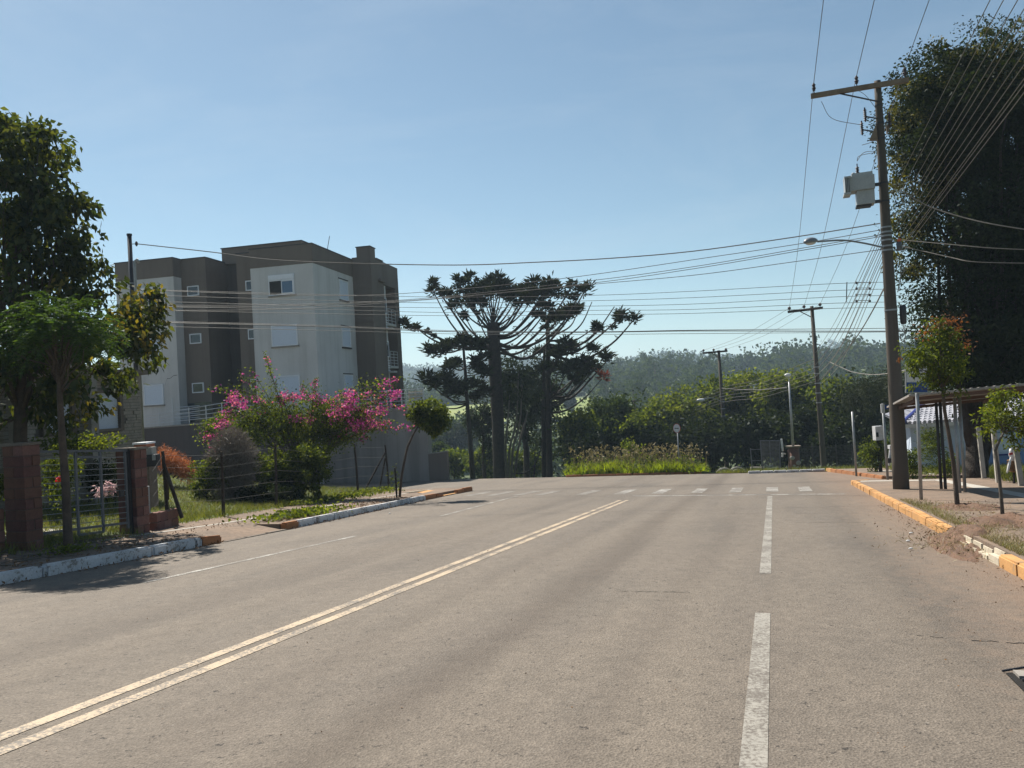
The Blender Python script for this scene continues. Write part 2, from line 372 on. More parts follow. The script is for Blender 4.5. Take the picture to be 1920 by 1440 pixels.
c = mixc(nt, ln, ramp(nt, ln, patch.outputs['Fac'], [(.35, 0.), (.65, 1.)]).outputs[0], (.138, .116, .095), (.104, .089, .075))
c = mixc(nt, ln, ramp(nt, ln, streak.outputs['Fac'], [(.38, 0.), (.62, 1.)]).outputs[0], c, (.144, .121, .098))
c = mixc(nt, ln, 1.0, c, ramp(nt, ln, mid.outputs['Fac'], [(.3, .87), (.7, 1.1)]).outputs[0], 'MULTIPLY')
c = mixc(nt, ln, 1.0, c, ramp(nt, ln, grit.outputs['Fac'], [(.28, .62), (.5, 1.), (.74, 1.32)]).outputs[0], 'MULTIPLY')
c = mixc(nt, ln, 1.0, c, ramp(nt, ln, vor.outputs['Color'], [(.0, .78), (1., 1.2)]).outputs[0], 'MULTIPLY')
c = mixc(nt, ln, ramp(nt, ln, pore.outputs['Fac'], [(.34, 1.), (.40, 0.)]).outputs[0], c, (.030, .026, .023))
pale_ = pos_noise(nt, ln, 31, 4, .7); c = mixc(nt, ln, ramp(nt, ln, pale_.outputs['Fac'], [(.64, 0.), (.70, 1.)]).outputs[0], c, (.22, .20, .17))
for t0_, w_, k_ in ((-2.35, .5, .42), (-6.3, .8, .24), (1.25, .6, .22), (-3.4, .35, .16), (-1.0, .3, .16), (-5.4, .3, .14)):      # oil and tyre tracks along the lanes
    q_ = nt.new('ShaderNodeMath'); q_.operation = 'MULTIPLY_ADD'; q_.inputs[1].default_value = .9; q_.inputs[2].default_value = -.45 - t0_; ln.new(streak.outputs['Fac'], q_.inputs[0])
    q2 = nt.new('ShaderNodeMath'); q2.operation = 'ADD'; ln.new(dn.outputs['Value'], q2.inputs[0]); ln.new(q_.outputs[0], q2.inputs[1])
    q3 = nt.new('ShaderNodeMath'); q3.operation = 'ABSOLUTE'; ln.new(q2.outputs[0], q3.inputs[0])
    mr_ = nt.new('ShaderNodeMapRange'); mr_.interpolation_type = 'SMOOTHSTEP'; mr_.inputs[1].default_value = 0; mr_.inputs[2].default_value = w_; mr_.inputs[3].default_value = k_; mr_.inputs[4].default_value = 0; ln.new(q3.outputs[0], mr_.inputs[0])
    c = mixc(nt, ln, mr_.outputs[0], c, (.060, .046, .036))
du = nt.new('ShaderNodeMath'); du.operation = 'ADD'; ln.new(dn.outputs['Value'], du.inputs[0])
dun = nt.new('ShaderNodeMath'); dun.operation = 'MULTIPLY'; dun.inputs[1].default_value = 1.6; ln.new(mid.outputs['Fac'], dun.inputs[0]); ln.new(dun.outputs[0], du.inputs[1])
c = mixc(nt, ln, ramp(nt, ln, du.outputs[0], [(.0, 0.), (1., 1.)]).outputs[0], c, c)
mr = nt.new('ShaderNodeMapRange'); mr.inputs[1].default_value = 2.0; mr.inputs[2].default_value = 3.2; mr.inputs[4].default_value = .55; ln.new(du.outputs[0], mr.inputs[0])
c = mixc(nt, ln, mr.outputs[0], c, (.19, .125, .085))
ln.new(c, bs.inputs['Base Color']); bs.inputs['Roughness'].default_value = .8; bs.inputs['Specular IOR Level'].default_value = .3; pass
hb = nt.new('ShaderNodeMath'); hb.operation = 'ADD'; ln.new(grit.outputs['Fac'], hb.inputs[0]); ln.new(vor.outputs['Distance'], hb.inputs[1])
bump(nt, ln, bs, hb.outputs[0], .55, .012)

def paint(name, c, wear):
    """thermoplastic marking worn through to the asphalt in flecks"""
    m, nt, ln, bs = newmat(name); n = pos_noise(nt, ln, 38, 5, .75); n2 = pos_noise(nt, ln, 2.2, 4)
    a = nt.new('ShaderNodeMath'); a.operation = 'MULTIPLY_ADD'; a.inputs[1].default_value = .6; ln.new(n2.outputs['Fac'], a.inputs[0]); ln.new(n.outputs['Fac'], a.inputs[2])
    f = ramp(nt, ln, a.outputs[0], [(wear, 1.), (wear + .14, 0.)])
    n3 = pos_noise(nt, ln, 8, 3)
    col = mixc(nt, ln, ramp(nt, ln, n3.outputs['Fac'], [(.3, 0.), (.7, .55)]).outputs[0], c, tuple(x * .72 for x in c))
    ln.new(mixc(nt, ln, f.outputs[0], col, (.105, .090, .075)), bs.inputs['Base Color']); bs.inputs['Roughness'].default_value = .7
    bump(nt, ln, bs, n.outputs['Fac'], .4, .008)
paint('paint_white', (.34, .33, .305), .78); paint('paint_white_worn', (.32, .31, .285), .84); paint('paint_yellow', (.40, .31, .21), .70)
paint('paint_line_dash', (.265, .25, .22), .72)

# ground sheet material: leaf litter and grass
m, nt, ln, bs = newmat('terrain')
n1 = pos_noise(nt, ln, .05, 6); n2 = pos_noise(nt, ln, 1.5, 6)
c = mixc(nt, ln, ramp(nt, ln, n1.outputs['Fac'], [(.42, 0.), (.58, 1.)]).outputs[0], (.050, .075, .022), (.085, .110, .030))
c = mixc(nt, ln, 1.0, c, ramp(nt, ln, n2.outputs['Fac'], [(.3, .7), (.7, 1.2)]).outputs[0], 'MULTIPLY')
ln.new(c, bs.inputs['Base Color']); bs.inputs['Roughness'].default_value = .95
m, nt, ln, bs = newmat('field')
n1 = pos_noise(nt, ln, .04, 6, mapscale=(.4, 3, 1)); n2 = pos_noise(nt, ln, .6, 6)
c = mixc(nt, ln, ramp(nt, ln, n1.outputs['Fac'], [(.42, 0.), (.58, 1.)]).outputs[0], (.13, .175, .035), (.20, .225, .06))
c = mixc(nt, ln, 1.0, c, ramp(nt, ln, n2.outputs['Fac'], [(.3, .8), (.7, 1.15)]).outputs[0], 'MULTIPLY')
ln.new(c, bs.inputs['Base Color']); bs.inputs['Roughness'].default_value = .95
# trodden pavement: concrete with earth and dry leaves over it
m, nt, ln, bs = newmat('pavement')
n1 = pos_noise(nt, ln, .7, 6, .6); n2 = pos_noise(nt, ln, 9, 5, .6); n3 = pos_noise(nt, ln, 60, 3)
c = mixc(nt, ln, ramp(nt, ln, n1.outputs['Fac'], [(.38, 0.), (.62, 1.)]).outputs[0], (.135, .100, .075), (.185, .130, .092))
c = mixc(nt, ln, 1.0, c, ramp(nt, ln, n2.outputs['Fac'], [(.3, .72), (.7, 1.2)]).outputs[0], 'MULTIPLY')
c = mixc(nt, ln, 1.0, c, ramp(nt, ln, n3.outputs['Fac'], [(.3, .8), (.7, 1.15)]).outputs[0], 'MULTIPLY')
ln.new(c, bs.inputs['Base Color']); bs.inputs['Roughness'].default_value = .95; bump(nt, ln, bs, n2.outputs['Fac'], .5, .02)
# retaining wall with rain streaks running down from the top
m, nt, ln, bs = newmat('stained_wall')
n1 = pos_noise(nt, ln, 1.6, 5, .6, mapscale=(1, 1, .05)); n2 = pos_noise(nt, ln, 25, 3); n3 = pos_noise(nt, ln, .4, 3)
c = mixc(nt, ln, ramp(nt, ln, n1.outputs['Fac'], [(.40, 0.), (.56, 1.)]).outputs[0], (.190, .168, .150), (.255, .230, .208))
c = mixc(nt, ln, 1.0, c, ramp(nt, ln, n3.outputs['Fac'], [(.3, .88), (.7, 1.1)]).outputs[0], 'MULTIPLY')
ln.new(c, bs.inputs['Base Color']); bs.inputs['Roughness'].default_value = .9; bump(nt, ln, bs, n2.outputs['Fac'], .1, .01)
# fibre-cement / metal roof sheet
surf('roof_sheet', (.33, .31, .29), (.24, .22, .2), scale=3, fine=30, rough=.55)
surf('roof_under', (.12, .068, .048), (.085, .05, .038), scale=3)

# ------------------------------------------------------------------ terrain
def sstep(a, b, x): u = np.clip((x - a) / (b - a), 0, 1); return u * u * (3 - 2 * u)
RIDGE_PX = np.array([-800, 300, 700, 760, 800, 830, 900, 1000, 1100, 1150, 1200, 1250, 1300, 1340, 1400, 1460, 1520, 1560, 1610, 1660, 1750, 2100, 2800.])
RIDGE_Y = np.array([690, 690, 690, 692, 692, 690, 684, 680, 684, 682, 684, 674, 676, 682, 676, 672, 672, 664, 664, 666, 660, 650, 640.])
MID_PX = np.array([-800, 600, 900, 1050, 1120, 1200, 1300, 1400, 1500, 1700, 2500.]); MID_Y = np.array([790, 775, 765, 742, 722, 712, 708, 700, 690, 680, 660.])
def hor_y(px): return 745.2 - .0577 * (px - 960)
def terrain_z(x, y):
    s = x * D[0] + y * D[1]; t = x * N[0] + y * N[1]; R = np.hypot(x, y) + 1e-6
    th = np.arctan2(x, np.maximum(y, -1e9)); th = np.clip(th, -1.2, 1.2); px = 960 + FPX * np.tan(th)
    zr = CAMZ + (hor_y(px) - np.interp(px, RIDGE_PX, RIDGE_Y) - 15 + 5 * np.sin(px * .021) + 3 * np.sin(px * .047 + 1)) / FPX * 1300
    zm = CAMZ + (hor_y(px) - np.interp(px, MID_PX, MID_Y)) / FPX * 360
    kn = [0, 45, 62, 75, 120, 180, 230, 290, 360, 520, 1300, 1500, 2200, 4000]
    base = np.stack([np.full_like(R, v) for v in (-3.2, -3.6, -5.4, -8.5, -15, -13, -5.5, -.6, 0, 0, 0, 0, 0, 0)], -1)
    base[..., 8] = zm; base[..., 9] = zm * .5 + 1; base[..., 10] = zr; base[..., 11] = zr * .7; base[..., 12] = zr * .6; base[..., 13] = zr * .4
    i = np.clip(np.searchsorted(kn, R) - 1, 0, len(kn) - 2); k = np.array(kn, float)
    u = (R - k[i]) / (k[i + 1] - k[i]); u = u * u * (3 - 2 * u); u = np.clip(u, 0, 1)
    z0 = np.take_along_axis(base, i[..., None], -1)[..., 0]; z1 = np.take_along_axis(base, (i + 1)[..., None], -1)[..., 0]
    zf = z0 + (z1 - z0) * u
    sc_ = np.clip(s, -400, 43)
    zp = -ROAD_K * sc_ - .32
    zp = zp + .38 * sstep(7.2, 9.5, t)                       # lawn right of the pavement
    zp = zp + .25 * sstep(13, 16, -t) * (1 - sstep(26, 29, s))
    w = sstep(42.6, 52, s)
    return zp * (1 - w) + np.minimum(zf, 99) * w
def axis_grid(lo, hi, fine_lo, fine_hi, step, grow=1.13):
    a = list(np.arange(fine_lo, fine_hi + 1e-6, step)); d = step
    while a[-1] < hi: d *= grow; a.append(a[-1] + d)
    d = step
    while a[0] > lo: d *= grow; a.insert(0, a[0] - d)
    return np.array(a)
gs = axis_grid(-250, 1900, -10, 75, 1.6, 1.09); gt = axis_grid(-1500, 1500, -45, 45, 1.6, 1.09)
S, T = np.meshgrid(gs, gt, indexing='ij'); X = S * D[0] + T * N[0]; Y = S * D[1] + T * N[1]
Z = terrain_z(X, Y); V = np.stack([X, Y, Z], -1).reshape(-1, 3)
ni, nj = S.shape; idx = np.arange(ni * nj).reshape(ni, nj)
F4 = np.stack([idx[:-1, :-1], idx[1:, :-1], idx[1:, 1:], idx[:-1, 1:]], -1).reshape(-1, 4)
link_np('terrain', V, F4[:, ::-1], 'terrain', kind='structure', smooth=True)

# ------------------------------------------------------------------ road, markings
KL = [(-12, -10.1), (4, -10.1), (7.77, -10.16), (9.55, -10.2), (12.2, -10.35), (15.1, -10.5), (19.8, -11.0), (24.4, -11.5), (29.7, -11.9)]   # left kerb line (s, t)
def kl(s): return float(np.interp(s, [a for a, b in KL], [b for a, b in KL]))
mb = MB(); mb.prism([rp(-12, -62, -.12), rp(-12, 16, -.12), rp(42.3, 16, -.12), rp(42.3, -11, -.12), rp(42.7, -19, -.12), rp(44.5, -30, -.12), rp(46, -62, -.12)], (0, 0, .12))
road = mb.build('road', 'asphalt', kind='structure')
def strip(s0, t0, s1, t1, w, z=.004):
    a = rp(s0, t0, z); b = rp(s1, t1, z); d = (b - a).normalized(); n = d.cross(ZV).normalized() * w / 2
    return [a - n, b - n, b + n, a + n]
def mark(name, polys, matn, **k):
    m_ = MB()
    for p in polys: m_.add(p, [tuple(range(len(p)))])
    return m_.build(name, matn, road, **k)
for t_ in (-4.24, -4.46): mark('double_line', [strip(-11, t_, 22.9, t_, .115)], 'paint_yellow')
mark('lane_line', [strip(-1.0, -.19, 7.56, -.19, .135)], 'paint_line_dash')
mark('lane_line', [strip(9.83, -.19, 23.9, -.19, .135)], 'paint_line_dash')
mark('stop_line', [strip(24.75, -4.4, 24.35, 1.9, .20)], 'paint_white')
for s0, t0, s1, t1 in ((8.2, -8.1, 13.6, -8.03), (18.0, -8.12, 25.6, -8.62)): mark('edge_line', [strip(s0, t0, s1, t1, .10)], 'paint_white')
for i, px in enumerate((1510, 1448, 1381, 1314, 1247, 1184, 1122, 1053)):   # zebra bars
    w_ = .19
    a = ground(px, 918.5); s_, t_ = st(a)
    mark('crosswalk_stripe', [[rp(25.9, t_ - w_, .004), rp(25.9, t_ + w_, .004), rp(28.5, t_ + w_, .004), rp(28.5, t_ - w_, .004)]], 'paint_white' if i < 6 else 'paint_white_worn')
for px, py in ((1006, 921), (942, 925), (880, 929)):
    s_, t_ = st(ground(px, py))
    mark('crosswalk_stripe', [[rp(26.1, t_ - .2, .004), rp(26.1, t_ + .2, .004), rp(28.7, t_ + .2, .004), rp(28.7, t_ - .2, .004)]], 'paint_white_worn')
# dark cracks and joints across the lanes
rng = random.Random(4)
for (s0, t0, s1, t1) in ((8.45, -1.75, 8.5, -.95), (16.3, -3.6, 16.0, 1.9), (18.2, -3.8, 18.0, 2.1), (30.5, -9, 30.0, 2.3), (31.6, -14, 31.2, 1), (6.9, 1.0, 6.7, 2.1)):
    m_ = MB(); n = 24; q = []
    for i in range(n + 1):
        u = i / n; q.append((s0 + (s1 - s0) * u + rng.uniform(-.02, .02), t0 + (t1 - t0) * u, rng.uniform(.002, .010)))
    for a, b in zip(q, q[1:]):
        if rng.random() < .8: m_.quad(rp(a[0] - a[2], a[1], .003), rp(b[0] - b[2], b[1], .003), rp(b[0] + b[2], b[1], .003), rp(a[0] + a[2], a[1], .003))
    m_.build('crack', 'dark_gap', road)
# loose chips and grit on the asphalt
nr = np.random.default_rng(5); n = 900
s_ = nr.uniform(3, 24, n); t_ = np.where(nr.random(n) < .45, nr.uniform(1.0, 2.45, n), nr.uniform(-9.8, 2.4, n))
P = np.array([rp(a, b, .004) for a, b in zip(s_, t_)])
Vv, Ff = leaf_arrays(P, .014, nr, aspect=.8, droop=-.1, var=1.2, dirs=np.zeros((n, 3)), spread=1.0)
Vv[:, 2] = np.maximum(Vv[:, 2], np.repeat(P[:, 2], 4) - .002)
link_np('road_grit', Vv, Ff, 'litter_leaf', kind='stuff')

# ------------------------------------------------------------------ pavements and kerbs
left = [(s, kl(s) - (.92 if 12.6 < s < 14.7 else .15)) for s in sorted(list(np.linspace(-12, 29.6, 30)) + [12.58, 12.62, 14.68, 14.72])]
far_l = [(29.3, -15.5), (28.0, -18.5), (22, -17.2), (14.5, -14.6), (12.9, -13.0), (8, -12.9), (-12, -12.9)]
mb = MB(); mb.prism([rp(s, t, -.2) for s, t in left + far_l], (0, 0, .335))
pav_l = mb.build('sidewalk_left', 'pavement', kind='structure')
mb = MB(); mb.prism([rp(s, t, -.2) for s, t in ((-12, 2.66), (-12, 7.4), (24, 7.4), (29.6, 8.6), (29.6, 3.2), (29.2, 2.66))], (0, 0, .335))
pav_r = mb.build('sidewalk_right', 'pavement', kind='structure')
mb = MB(); mb.prism([rp(s, t, -.2) for s, t in ((32.9, 4.1), (32.2, 10.5), (42.2, 12), (42.2, 2.6), (41.7, 2.6))], (0, 0, .31))
pav_f = mb.build('sidewalk_far', 'pavement', kind='structure')
def band(parent, pts, w, z, matn, name):
    m_ = MB()
    for (a, b) in zip(pts, pts[1:]):
        A = rp(a[0], a[1], z); B = rp(b[0], b[1], z); d = (B - A).normalized(); n_ = d.cross(ZV).normalized() * w / 2
        m_.quad(A - n_, B - n_, B + n_, A + n_)
    return m_.build(name, matn, parent)
band(pav_r, [(9, 6.0), (29.0, 5.15)], .42, .1395, 'pale_concrete', 'concrete_path')
band(pav_r, [(28.8, 2.75), (28.6, 4.95)], .35, .1395, 'pale_concrete', 'concrete_path')
band(pav_f, [(33.6, 5.8), (37.0, 5.5), (38.5, 4.2)], .4, .1145, 'pale_concrete', 'concrete_path')
band(pav_l, [(10.5, -12.45), (15, -12.3), (19.5, -12.75), (29, -13.4)], .13, .1395, 'pale_concrete', 'concrete_path')

def stone_mesh(name, mat, seed, rounded=.02):
    bm = bmesh.new(); bmesh.ops.create_cube(bm, size=1)
    r_ = random.Random(seed)
    bmesh.ops.scale(bm, vec=(1, .16, .34), verts=bm.verts)
    bmesh.ops.bevel(bm, geom=bm.edges[:], offset=rounded, segments=2, affect='EDGES')
    for v in bm.verts: v.co += Vector((r_.uniform(-1, 1) * .004, r_.uniform(-1, 1) * .004, r_.uniform(-1, 1) * .004))
    me = bpy.data.meshes.new(name); bm.to_mesh(me); bm.free(); me.materials.append(MATS[mat]); return me
def stone(me, parent, s0, t0, s1, t1, ztop, rng, name='kerb_stone', drop=0.):
    """one kerb stone between two road points, its top ztop above the asphalt"""
    A = rp(s0, t0, ztop); B = rp(s1, t1, ztop - drop); d = B - A; L = d.length - .022
    o = bpy.data.objects.new(name, me); COL.objects.link(o); o.parent = parent
    x = d.normalized(); y = ZV.cross(x).normalized(); z = x.cross(y)
    c = (A + B) / 2 - z * .17 + y * rng.uniform(-.006, .006) + z * rng.uniform(-.006, .006)
    o.matrix_local = Matrix((( x.x * L, y.x, z.x, c.x), (x.y * L, y.y, z.y, c.y), (x.z * L, y.z, z.z, c.z), (0, 0, 0, 1)))
    return o
KS = {k: [stone_mesh('kerb_stone_' + k + '_' + w, m_, i, r_) for i, w in enumerate('ab')] for k, m_, r_ in
      (('white', 'kerb_white', .03), ('cream', 'kerb_cream', .07), ('yellow', 'kerb_yellow', .022), ('orange', 'kerb_orange', .03), ('plain', 'old_concrete', .03))}
rk = random.Random(8)
s = -4.0
while s < 29.2:                                    # right kerb: yellow blocks, a worn cream stretch by the tree soil
    L = rk.uniform(.62, .95); e = min(s + L, 29.4)
    k = 'yellow'; zt = .15; t_ = 2.57
    if 10.95 < s + L / 2 < 12.75: k = 'cream'; L = .55; e = s + L; zt = .13 + rk.uniform(-.008, .012)
    if 12.75 <= s + L / 2 < 13.9: s = e; continue
    if 10.0 < s < 10.9: zt = .16
    stone(rk.choice(KS[k]), pav_r, s, t_, e, t_, zt, rk)
    s = e
for a, b in (((29.4, 2.62), (29.75, 3.1)),): stone(KS['yellow'][0], pav_r, *a, *b, .14, rk)
for i in range(9):                                 # far right kerb, tapering down along the drive
    s0 = 41.9 - i * 1.0; t0 = 2.5 + (41.9 - s0) * .165; s1 = s0 - 1.0; t1 = 2.5 + (41.9 - s1) * .165
    stone(rk.choice(KS['orange' if i else 'yellow']), pav_f, s0, t0, s1, t1, .17 - i * .006, rk)
for i in range(6): stone(rk.choice(KS['white']), pav_f, 41.95 - i * .12, 2.4 - i * .62, 41.95 - (i + 1) * .12, 2.4 - (i + 1) * .62, .13, rk)
s = 1.0
while s < 11.9:                                    # left kerb near the trunk: long whitewashed stones
    L = rk.uniform(1.0, 2.3); e = min(s + L, 11.9); stone(rk.choice(KS['white']), pav_l, s, kl(s) - .06, e, kl(e) - .06, .165, rk); s = e
stone(KS['orange'][0], pav_l, 11.9, kl(11.9) - .06, 12.5, kl(12.5) - .06, .165, rk, drop=.03)
for a in np.arange(12.5, 14.7, .75): stone(rk.choice(KS['plain']), pav_l, a, kl(a) + .02, a + .74, kl(a + .74) + .02, .012, rk)
mb = MB(); mb.prism([rp(12.55, kl(12.5) - .9, .145), rp(12.55, kl(12.5) - .05, .01), rp(14.72, kl(14.7) - .05, .01), rp(14.72, kl(14.7) - .9, .145)], NS * -.1); mb.v = [tuple(Vector(v) + ZV * .004) for v in mb.v]; mb.build('driveway_ramp', 'pavement', pav_l)
stone(KS['orange'][1], pav_l, 14.75, kl(14.75) - .06, 15.3, kl(15.3) - .06, .16, rk)
s = 15.3
while s < 24.2:
    L = rk.uniform(.75, 1.05); e = min(s + L, 24.2); stone(rk.choice(KS['white']), pav_l, s, kl(s) - .06, e, kl(e) - .06, .16, rk); s = e
stone(KS['orange'][0], pav_l, 24.2, kl(24.2) - .06, 25.3, kl(25.3) - .06, .16, rk)
stone(KS['orange'][1], pav_l, 25.3, kl(25.3) - .06, 26.2, kl(26.2) - .07, .16, rk, drop=.12)
stone(KS['orange'][0], pav_l, 27.6, kl(27.6) - .06, 28.5, kl(28.5) - .06, .15, rk)
stone(KS['orange'][1], pav_l, 28.5, kl(28.5) - .06, 29.6, kl(29.6) - .06, .17, rk)
# ochre dropped ramp with studs, cut into the left pavement corner
mb = MB(); mb.prism([rp(26.1, kl(26) - .0, .02), rp(27.7, kl(27.7) - .0, .02), rp(27.7, -13.0, .15), rp(26.1, -12.7, .15)], (0, 0, .012)); mb.build('wheelchair_ramp', 'kerb_yellow', pav_l)
mb = MB()
for i in range(16): mb.box(rp(26.15 + i * .1, -13.1, .165), (.05, .25, .02), DS, NV, NS)
mb.build('tactile_strip', 'kerb_cream', pav_l)
# kerbs across the T-junction with the grass bank behind
bank = MB().prism([rp(42.3, -11.2, -.5), rp(43.1, -3.7, -.5), rp(48, -2.5, -.9), rp(48, -12.5, -.9)], (0, 0, .62)).build('grass_bank', 'terrain', kind='structure')
for i in range(8):
    u0, u1 = i / 8, (i + 1) / 8
    stone(rk.choice(KS['orange']), bank, 42.1 + .85 * u0, -11.2 + 7.4 * u0, 42.1 + .85 * u1, -11.2 + 7.4 * u1, .11, rk)
mb = MB(); mb.prism([rp(42.25, -3.4, -.3), rp(41.6, 2.5, -.3), rp(43.5, 12, -.3), rp(49, 12, -1.2), rp(49, -3, -1.2)], (0, 0, .33)); mb.build('verge', 'soil', kind='structure')
# ------------------------------------------------------------------ apartment building
BU = Vector((math.sin(rad(11.2)), math.cos(rad(11.2)), 0)); BV = Vector((-BU.y, BU.x, 0))
BO = Vector((-11.548, 46.065, 0))
def bp(a, b, z): return BO + BV * a + BU * b + ZV * z       # a: to the left along the front, b: back from it
apt = thing('apartment_building', 'three storey apartment block in cream and brown render with white shutters', 'apartment building', bp(4, 4, -3))
def bbox(mb, a0, a1, b0, b1, z0, z1): return mb.box(bp((a0 + a1) / 2, (b0 + b1) / 2, (z0 + z1) / 2), (abs(a1 - a0), abs(b1 - b0), z1 - z0), BV, BU, ZV)
PAR = 11.52
# cream bays (walls) with brown parapet bands above
for (a0, a1, b1) in ((0.0, 4.1, 6.05), (9.36, 13.45, 7.0)):
    bbox(MB(), a0, a1, 0, b1, -3.2, 10.37).build('bay_wall', 'cream_render', apt)
    bbox(MB(), a0 - .015, a1 + .015, -.015, b1 + .01, 10.37, PAR).build('parapet', 'brown_render', apt)
m_ = MB(); bbox(m_, 4.1, 5.49, .8, 6, -3, PAR); bbox(m_, 7.63, 9.36, .8, 6, -3, PAR); m_.build('recess_wall', 'brown_render', apt)
m_ = MB(); bbox(m_, 5.49, 7.63, 3.2, 8, -3, PAR); m_.build('recess_wall', 'dark_render', apt)  # deep recess: its shade is put into a darker render colour
m_ = MB(); bbox(m_, 0.05, 13.4, 6.0, 11.35, -3, PAR - .02); m_.build('rear_wall', 'cream_render', apt)
m_ = MB(); bbox(m_, 2.11, 7.8, 3.0, 9.5, PAR - .1, 12.46); m_.build('roof_tank_room', 'brown_render', apt)
# copings: thin dark caps
m_ = MB()
for (a0, a1, b0, b1, z) in ((-.05, 4.15, -.05, .25, PAR), (-.05, .22, .25, 6.05, PAR), (9.31, 13.5, -.05, .25, PAR), (9.31, 9.58, .25, 1.2, PAR), (7.6, 9.3, .76, 1.0, PAR), (4.16, 5.5, .76, 1.0, PAR), (7.58, 7.82, 1.0, 3.2, PAR),
                        (5.5, 7.58, 3.16, 3.4, PAR), (2.06, 7.85, 2.95, 3.2, 12.46), (2.06, 2.3, 3.2, 9.5, 12.46)):
    bbox(m_, a0, a1, b0, b1, z, z + .06)
m_.build('coping', 'coping', apt)
# stair tower on the right with its chimney block
m_ = MB(); bbox(m_, -1.33, .0, 6.05, 8.38, -3, 11.68); bbox(m_, -1.33, -.36, 6.052, 7.0, 11.68, 12.33); m_.build('stair_tower', 'brown_render', apt)
m_ = MB(); bbox(m_, -1.38, -.32, 6.0, 7.04, 12.33, 12.39); bbox(m_, -1.38, .0, 7.1, 8.42, 11.68, 11.74); m_.build('coping', 'coping', apt)
# right side wing beyond the tower: cream wall with narrow windows, open balconies, brown end pier
m_ = MB(); bbox(m_, -1.2, 2, 8.38, 9.02, -3, 10.9); m_.build('side_wall', 'cream_render', apt)
m_ = MB(); bbox(m_, -1.34, 2, 8.38, 11.4, 10.05, 11.66); bbox(m_, -1.34, 1, 10.62, 11.4, -3, 10.05); m_.build('end_pier', 'brown_render', apt)
m_ = MB(); bbox(m_, -.2, 2, 9.02, 10.62, -3, 10.05); m_.build('balcony_recess', 'interior_shade', apt)
for z in (1.3, 4.35, 7.4): bbox(MB(), -1.3, -.2, 9.03, 10.61, z - .16, z).build('balcony_slab', 'cream_render', apt)
for z in (4.35, 7.4):
    fr = MB()
    for k in range(5): fr.tube([bp(-1.28, 9.05, z + .2 + k * .21), bp(-1.28, 10.6, z + .2 + k * .21)], .022, 5)
    for b in (9.08, 9.8, 10.58): fr.tube([bp(-1.28, b, z), bp(-1.28, b, z + 1.06)], .022, 5)
    fr.build('balcony_rail', 'rail_metal', apt)
def window(a0, a1, z0, z1, b, shut=True, face='front', slit=None):
    """shuttered or open window in a front face (or the right face when face == 'side')"""
    if face == 'front': P = lambda u, w, z: bp(u, b - w, z)
    else: P = lambda u, w, z: bp(b - w, u, z)
    ax, ay = (BV, BU) if face == 'front' else (BU, BV)
    m_ = MB()
    for (x0, x1, y0, y1) in ((a0, a1, z1 - .06, z1), (a0, a1, z0, z0 + .06), (a0, a0 + .06, z0 + .06, z1 - .06), (a1 - .06, a1, z0 + .06, z1 - .06)):
        m_.box(P((x0 + x1) / 2, .02, (y0 + y1) / 2), (x1 - x0, .09, y1 - y0), ax, ay, ZV)
    f = m_.build('window', 'white_paint', apt)
    if shut:
        n = max(4, int((z1 - z0 - .12) / .11)); m_ = MB()
        for i in range(n):
            zz = z0 + .06 + (i + .5) * (z1 - z0 - .12) / n
            m_.box(P((a0 + a1) / 2, .022 + .004 * (i % 2), zz), (a1 - a0 - .12, .03, (z1 - z0 - .12) / n - .012), ax, ay, ZV)
        m_.box(P((a0 + a1) / 2, .02, (z0 + z1) / 2), (a1 - a0 - .12, .02, z1 - z0 - .12), ax, ay, ZV)
        m_.build('shutter', 'white_shutter', f)
    return f, P, ax, ay
# front windows of the two cream bays
for (z0, z1) in ((5.5, 6.78), (2.42, 3.70)):
    window(1.2, 2.9, z0, z1, 0); window(10.43, 11.8, z0, z1, 0)
for (a0, a1) in ((1.24, 2.92), (10.44, 11.9)):       # top floor: roller box above, sliding panes
    f, P, ax, ay = window(a0, a1, 8.6, 9.52, 0, shut=False)
    MB().box(P((a0 + a1) / 2, .03, 9.68), (a1 - a0, .1, .30), ax, ay, ZV).build('shutter_box', 'white_paint', f)
    w = (a1 - a0 - .12) / 2
    MB().box(P(a1 - .06 - w / 2, .03, 9.06), (w, .03, .80), ax, ay, ZV).build('pane', 'interior_shade', f)  # open half: the dark of the room painted on a panel
    MB().box(P(a0 + .06 + w / 2, .035, 9.06), (w - .1, .03, .70), ax, ay, ZV).build('pane', 'glass_blue', f)
    m_ = MB()
    for (x0, x1, y0, y1) in ((a0 + .06, a0 + w + .06, 9.41, 9.46), (a0 + .06, a0 + w + .06, 8.66, 8.71), (a0 + .06, a0 + .11, 8.71, 9.41), (a0 + w + .01, a0 + w + .06, 8.71, 9.41)):
        m_.box(P((x0 + x1) / 2, .05, (y0 + y1) / 2), (x1 - x0, .04, y1 - y0), ax, ay, ZV)
    m_.build('sash', 'white_paint', f)
for a0, a1 in ((8.14, 8.95), (4.2, 4.9)):             # small bathroom windows in the brown recesses
    for z0 in (9.17, 6.14, 3.03):
        f, P, ax, ay = window(a0, a1, z0, z0 + .63, .8, shut=False)
        MB().box(P((a0 + a1) / 2, .02, z0 + .315), (a1 - a0 - .12, .02, .51), ax, ay, ZV).build('pane', 'glass_dark', f)
for a0, a1 in ((1.2, 2.9), (10.43, 11.8)):
    for z in (8.56, 5.46, 2.38): bbox(MB(), a0 - .06, a1 + .06, -.09, 0, z - .05, z + .03).build('window_sill', 'concrete', apt)
for (z0, z1) in ((8.6, 9.9), (5.53, 6.83), (2.4, 3.7)): window(3.7, 5.05, z0, z1, 0, face='side')
for z in (8.56, 5.47, 2.36): bbox(MB(), -.10, 0, 3.64, 5.11, z - .06, z + .02).build('window_sill', 'coping', apt)
